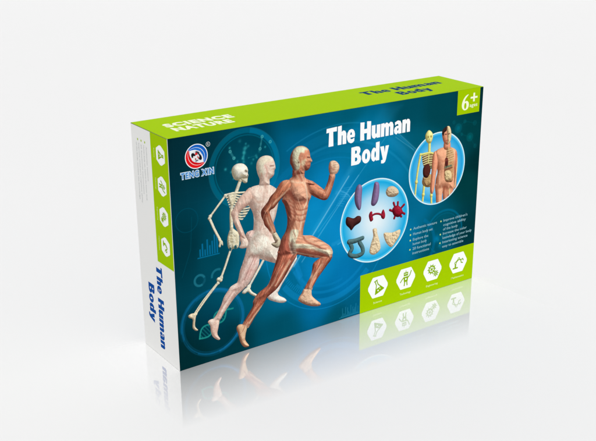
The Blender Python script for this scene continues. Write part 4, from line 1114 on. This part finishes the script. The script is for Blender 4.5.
TB = badge("torso_badge", 254.0, 114.8, 32.4, 5, (190, 228, 246), (120, 200, 240), (30, 160, 222), "blue disc with two standing anatomy models")
def clip_disc(A, cx=254.0, cy=114.8, r=31.2):
    lower = A.V < cy + 4
    A.S = np.where(lower, np.maximum(A.S, np.hypot(A.U - cx, A.V - cy) - r), A.S)
def torso_skeleton():
    A = Art(*bbox([q for q in TR if q.startswith('t_s') or q in ('t_ribs', 't_org', 't_org2')], 3), 5)
    Y = (230, 224, 130); k = dict(shade2=(168, 150, 60), mott=.15, ms=.9)
    for q, a, b in (('t_sleg1', 1.4, 1.0), ('t_sleg2', 1.4, 1.0), ('t_sarm1', 1.2, .9), ('t_sneck', 1.5, 1.5)): A.limb(TR[q], a, b, Y, **k)
    A.blob(TR['t_ribs'], (132, 104, 74), 4, shade2=(80, 56, 40))
    R = np.array(TR['t_ribs']); x0, x1 = R[:, 0].min(), R[:, 0].max(); y1 = R[:, 1].max()
    for i in range(7):
        y = y1 - 2 - i * 2.0
        A.clipped([(x0 - .3, y - .6), ((x0 + x1) / 2 - .4, y + .4), (x1 + .3, y - .4)], .55, TR['t_ribs'], (238, 226, 160), shade2=(150, 124, 70))
    A.limb([((x0 + x1) / 2, y1 - .5), ((x0 + x1) / 2 - .3, y1 - 9)], .7, .6, Y, **k)
    A.limb(TR['t_sclav'], 1.0, 1.0, Y, **k)
    for q in ('t_sarm1', 't_sleg1', 't_sleg2'):
        e = np.array(TR[q]); e = e[len(e) // 2] if len(e) > 2 else e.mean(0); A.limb([e, e + (.1, -.5)], 1.7, 1.7, Y, soft=.8, **k)
    A.blob(TR['t_spel'], (206, 178, 110), 3, shade2=(130, 90, 50), mott=.5, ms=.6)
    A.blob(TR['t_org2'], (196, 160, 108), 3, shade2=(110, 64, 40), mott=.7, ms=.6)
    A.line([(x0 + 2, y1 - 15), (x1 - 3, y1 - 14)], .9, (92, 116, 88), .9, .5)
    A.blob(TR['t_org'], (84, 40, 34), 3, shade2=(40, 18, 16), mott=.4, ms=.5)
    A.blob(TR['t_skull'], (238, 232, 150), 4, shade2=(186, 170, 80), spec=8)
    c = np.array(TR['t_skull']).mean(0)
    for dx in (-1.0, 2.2): A.line([(c[0] + dx, c[1] + .6), (c[0] + dx + .2, c[1] + .2)], .8, (140, 118, 60), .8, .4)
    A.line([(c[0] + .6, c[1] - 1.4), (c[0] + .6, c[1] - 2.0)], .35, (140, 118, 60), .8, .3)
    A.line([(c[0] - .6, c[1] - 4.2), (c[0] + 2.2, c[1] - 4.0)], .25, (160, 140, 70), .7, .3)
    clip_disc(A)
    return A.mesh(Ink()).build("model_skeleton", 'front', 6, TB, "yellow skeleton model with brown organs")
torso_skeleton()
def torso_man():
    A = Art(*bbox([q for q in TR if q.startswith('t_') and not q.startswith('t_s')], 3), 5)
    k = dict(shade2=(176, 92, 62), mott=.1, ms=.6, spec=10)
    SK = (242, 174, 136)
    A.blob(TR['t_arm2'], (222, 128, 92), 3, **k)
    A.blob(TR['t_leg2'], (226, 150, 114), 4, **k); A.blob(TR['t_leg1'], SK, 5, **k)
    A.limb(TR['t_bone'], .9, .7, (236, 222, 160), shade2=(170, 140, 90))
    A.blob(TR['t_body'], SK, 9, soft=3.0, **k)
    A.blob(TR['t_neck'], (230, 156, 122), 4, **k)
    A.blob(TR['t_open'], (200, 150, 104), 3, grow=False, shade2=(120, 70, 46), mott=.6, ms=.6)
    O = np.array(TR['t_open']); 
    for i in range(6):
        y = O[:, 1].max() - 3 - i * 2.1
        A.line([(O[:, 0].min() + 2.0, y), (O[:, 0].max() - .5, y + 1.0)], .4, (236, 214, 160), .7, .35)
    A.blob(TR['t_heart'], (92, 40, 36), 2, grow=False, shade2=(48, 18, 18))
    A.line([(O[:, 0].min() + 1, O[:, 1].mean() - 1), (O[:, 0].max() - 3, O[:, 1].mean() - .4)], .8, (96, 118, 96), .9, .5)
    A.line([(O[:, 0].min() + 1.4, O[:, 1].mean() - 3.2), (O[:, 0].max() - 2, O[:, 1].mean() - 2.4)], .6, (96, 54, 42), .8, .5)
    A.blob(TR['t_int'], (224, 200, 150), 3, grow=False, shade2=(150, 104, 66), mott=.9, ms=.7)
    A.line([(x - 9.5, y - 1) for x, y in TR['t_bone']], .5, (240, 200, 168), .5, .8)
    A.limb([(O[:, 0].max() + 3.6, O[:, 1].max() - 3), (O[:, 0].max() + 4.0, O[:, 1].mean()), (O[:, 0].max() + 2.4, O[:, 1].min() - 6)], .7, .6, (240, 222, 168), grow=False, shade2=(180, 120, 80))
    B0 = np.array(TR['t_body']); bc = B0.mean(0)
    A.line([(bc[0] - 8, bc[1] + 14), (bc[0] - 4, bc[1] + 11.5), (bc[0] + 1, bc[1] + 12)], .6, (190, 108, 78), .5, .9)
    A.line([(bc[0] - 1.5, bc[1] + 12), (bc[0] - 1.5, bc[1] - 4)], .4, (198, 118, 88), .5, .7)
    A.line([(bc[0] - 7, bc[1] + 3), (bc[0] - 6.6, bc[1] - 8)], .5, (250, 200, 168), .6, 1.0)
    A.glow(bc[0] - .8, bc[1] - 13, 1.8, (150, 76, 56), .6, True)
    A.blob(TR['t_arm1'], (238, 160, 124), 3.4, **k)
    A.blob(TR['t_head'], (228, 156, 122), 4, **k)
    A.blob(TR['t_hskull'], (228, 206, 160), 3, grow=False, shade2=(176, 130, 90), mott=.3)
    A.blob(TR['t_hair'], (52, 34, 30), 2, grow=False, shade2=(28, 18, 16))
    c = np.array(TR['t_head']).mean(0)
    A.line([(c[0] - 2.4, c[1] + 1.0), (c[0] - .7, c[1] + .9)], .45, (88, 50, 40), .8, .3)
    A.line([(c[0] + 1.4, c[1] + .8), (c[0] + 2.8, c[1] + .9)], .6, (120, 70, 56), .8, .3)
    A.line([(c[0] - 1.2, c[1] - 4.6), (c[0] + 1.6, c[1] - 4.6)], .35, (160, 70, 62), .8, .3)
    A.speckle(.07, 1.6, (10, 10, 8), .5)
    clip_disc(A)
    return A.mesh(Ink()).build("model_man", 'front', 7, TB, "skin coloured model opened on one half to show the organs")
torso_man()

# ------------------------------------------------------------------ bullet list
k = Ink()
TXT = (150, 192, 204)
for (u, v, lines) in ((226, 64.0, ["Authentic texture"]), (226, 58.9, ["Human body set"]), (226, 53.8, ["Explore the", "human body"]), (226, 45.2, ["20 functional", "instructions"]),
                      (261.3, 64.0, ["Improve children's", "cognitive ability", "of the body"]), (261.3, 51.6, ["Increase the color", "knowledge of your body"]), (261.3, 43.4, ["Interesting science", "easy to assemble"])):
    k.add([(u + .8 * math.cos(a * math.pi / 6), v + .9 + .8 * math.sin(a * math.pi / 6)) for a in range(12)], [tuple(range(12))], (196, 222, 140))
    for i, s in enumerate(lines):
        put_text(k, s, u + 3.0, v - i * 4.15, 2.35, TXT, width=len(s) * 1.62, bold=.006)
k.build("bullet_list", 'front', 2, box, "small pale lettering in two bulleted columns")

# ------------------------------------------------------------------ green strip with four hexagons
strip = rect_ink(171.6, .15, W - .2, 35.2, GREEN).build("feature_strip", 'front', 2, box, "lime green band at the lower right of the front")
def hexagon(cx, cy, R, rot, res=6, rx=1.0):
    A = Art(cx - R - 1.5, cy - R - 1.5, cx + R + 1.5, cy + R + 1.5, res)
    P = [(cx + rx * (R - 2.6) * math.cos(math.radians(rot + 60 * i)), cy + (R - 2.6) * math.sin(math.radians(rot + 60 * i))) for i in range(6)]
    A.plus(P)
    w = A.win(P, 2.0)
    A.S[w] = A.sdf(P, w) - 2.3
    return A
def icon_shapes(A, kind, T):
    g = lambda pts: [T(a, b) for a, b in pts]
    st = lambda pts, r=.42: A.stroke(g(pts), r)
    if kind == 0:      # flask
        st([(-1.4, 6), (1.4, 6)], .5); st([(-.9, 6), (-.9, 2), (-4.6, -4.6), (4.6, -4.6), (.9, 2), (.9, 6)], .48)
        A.plus(g([(-2.2, -.9), (2.2, -.9), (4.4, -4.5), (-4.4, -4.5)]))
        A.minus(g(circle_pts(-1, -3, .7, 14))); A.minus(g(circle_pts(1.3, -2.3, .5, 14)))
    elif kind == 1:    # robot
        A.plus(g([(-2.3, 2.2), (2.3, 2.2), (2.3, 5.4), (-2.3, 5.4)])); A.minus(g(circle_pts(-.9, 4, .55, 12))); A.minus(g(circle_pts(.9, 4, .55, 12)))
        A.plus(g([(-1.9, -3.0), (1.9, -3.0), (2.6, 1.5), (-2.6, 1.5)])); A.minus(g(circle_pts(0, -.5, .9, 16)))
        st([(2.6, .6), (4.2, 2.2), (5.6, 5.6)], .5); st([(-2.6, .8), (-4.4, -.8), (-5.6, -2.4)], .5)
        st([(-1.1, -3), (-1.5, -6)], .6); st([(1.1, -3), (1.5, -6)], .6); st([(0, 5.4), (0, 6.6)], .35)
    elif kind == 2:    # gears
        for (x, y, r, n) in ((-1.0, 1.0, 3.6, 10), (3.8, -3.6, 2.0, 8)):
            A.plus(g(circle_pts(x, y, r, 40)))
            for i in range(n):
                t = 2 * math.pi * i / n
                st([(x + r * math.cos(t), y + r * math.sin(t)), (x + (r + .8) * math.cos(t), y + (r + .8) * math.sin(t))], .38)
            A.minus(g(circle_pts(x, y, r * .66, 30)))
            for i in range(3):
                t = math.pi * i / 3 + .3
                st([(x - r * .66 * math.cos(t), y - r * .66 * math.sin(t)), (x + r * .66 * math.cos(t), y + r * .66 * math.sin(t))], .3)
            A.plus(g(circle_pts(x, y, r * .28, 16)))
    else:              # robot arm
        st([(-5.4, -4.6), (-.6, -4.6)], .7); st([(-3, -4.4), (-3, -.4)], .9); st([(-3, .2), (.6, 3.2)], .8); st([(.6, 3.2), (3.0, 1.6)], .6)
        for (x, y, r) in ((-3, 0, 1.3), (.6, 3.2, 1.3)):
            A.plus(g(circle_pts(x, y, r, 20))); A.minus(g(circle_pts(x, y, r * .42, 14)))
        st([(3.0, 1.6), (5.0, 2.6), (5.8, 1.0)], .5); st([(3.0, 1.6), (3.4, -.6), (5.2, -1.2)], .5)
KINDS = ["flask", "robot", "gears", "robot arm"]
CAPS = [("Science", 9.6), ("Technology", 12.6), ("Engineering", 14.0), ("Mathematics", 15.6)]
for i, cx in enumerate((191.0, 222.4, 253.8, 285.2)):
    A = hexagon(cx, 20.1, 11.4, 0)
    hx = A.mesh(Ink(), WHITE).build("hexagon_badge", 'front', 3, box, "white hexagon with a green %s, on the front" % KINDS[i])
    B = Art(cx - 8, 12, cx + 8, 28.5, 8)
    ca, sa = (math.cos(math.radians(22)), math.sin(math.radians(22))) if i == 0 else (1.0, 0.0)   # the flask leans
    icon_shapes(B, i, lambda a, b, cx=cx: (cx + 1.08 * (a * ca - b * sa), 20.1 + 1.08 * (a * sa + b * ca)))
    B.mesh(Ink(), (138, 178, 10)).build("icon", 'front', 4, hx)
    k = Ink(); put_text(k, CAPS[i][0], cx - CAPS[i][1] / 2, 5.2, 1.7, (226, 240, 170), width=CAPS[i][1], bold=.01)
    k.build("caption", 'front', 3, hx)

# ------------------------------------------------------------------ side: green stripe, hexagons, small print
rect_ink(.3, H - .5, D - .2, H - .15, (96, 104, 74)).build("flap_fold", 'side', 2, box, "thin dark fold under the top edge of the side")
k = Ink(); k.add([(.45, 81), (26.0, 81), (26.4, H - .5), (.45, H - .5)], [(0, 1, 2, 3)], (160, 198, 4))
stripe = k.build("side_stripe", 'side', 2, box, "lime green stripe down the side")
for i, cz in enumerate((165.5, 142.7, 119.7, 96.6)):
    A = hexagon(11.6, cz, 7.9, 90)
    hx = A.mesh(Ink(), (246, 248, 246)).build("hexagon_badge", 'side', 3, box, "white hexagon with a green %s, on the side" % KINDS[i])
    B = Art(5, cz - 6.5, 18.5, cz + 6.5, 8)
    icon_shapes(B, i, lambda a, b, cz=cz: (11.6 - b * .68, cz - a * .68))
    B.mesh(Ink(), (142, 180, 20)).build("icon", 'side', 4, hx)
    k = Ink(); put_text(k, CAPS[i][0], 21.9, cz + CAPS[i][1] * .36, 1.2, (226, 240, 170), width=CAPS[i][1] * .72, bold=.01, turn=lambda x, y: np.stack([-y, -x], 1))
    k.build("caption", 'side', 3, hx)
k = Ink()
for u in (47.0, 41.4, 35.6):
    k.add([(u + .9 * math.cos(a * math.pi / 7), 169.7 + .9 * math.sin(a * math.pi / 7)) for a in range(14)], [tuple(range(14))], (170, 200, 60))
rows = ["Authentic texture", "Human body set, explore the human body", "20 functional instructions", "Improve children's cognitive ability", "of the body, increase the knowledge"]
for u, s, ln in zip((50.0, 46.2, 42.4, 38.2, 34.2), rows[::-1], (44, 46, 38, 42, 26)):
    put_text(k, s, u, 167.0, 1.5, (176, 178, 180), width=ln, bold=.004, turn=lambda x, y: np.stack([-y, -x], 1))
k.build("side_small_print", 'side', 2, box, "rows of tiny grey lettering under three green dots")
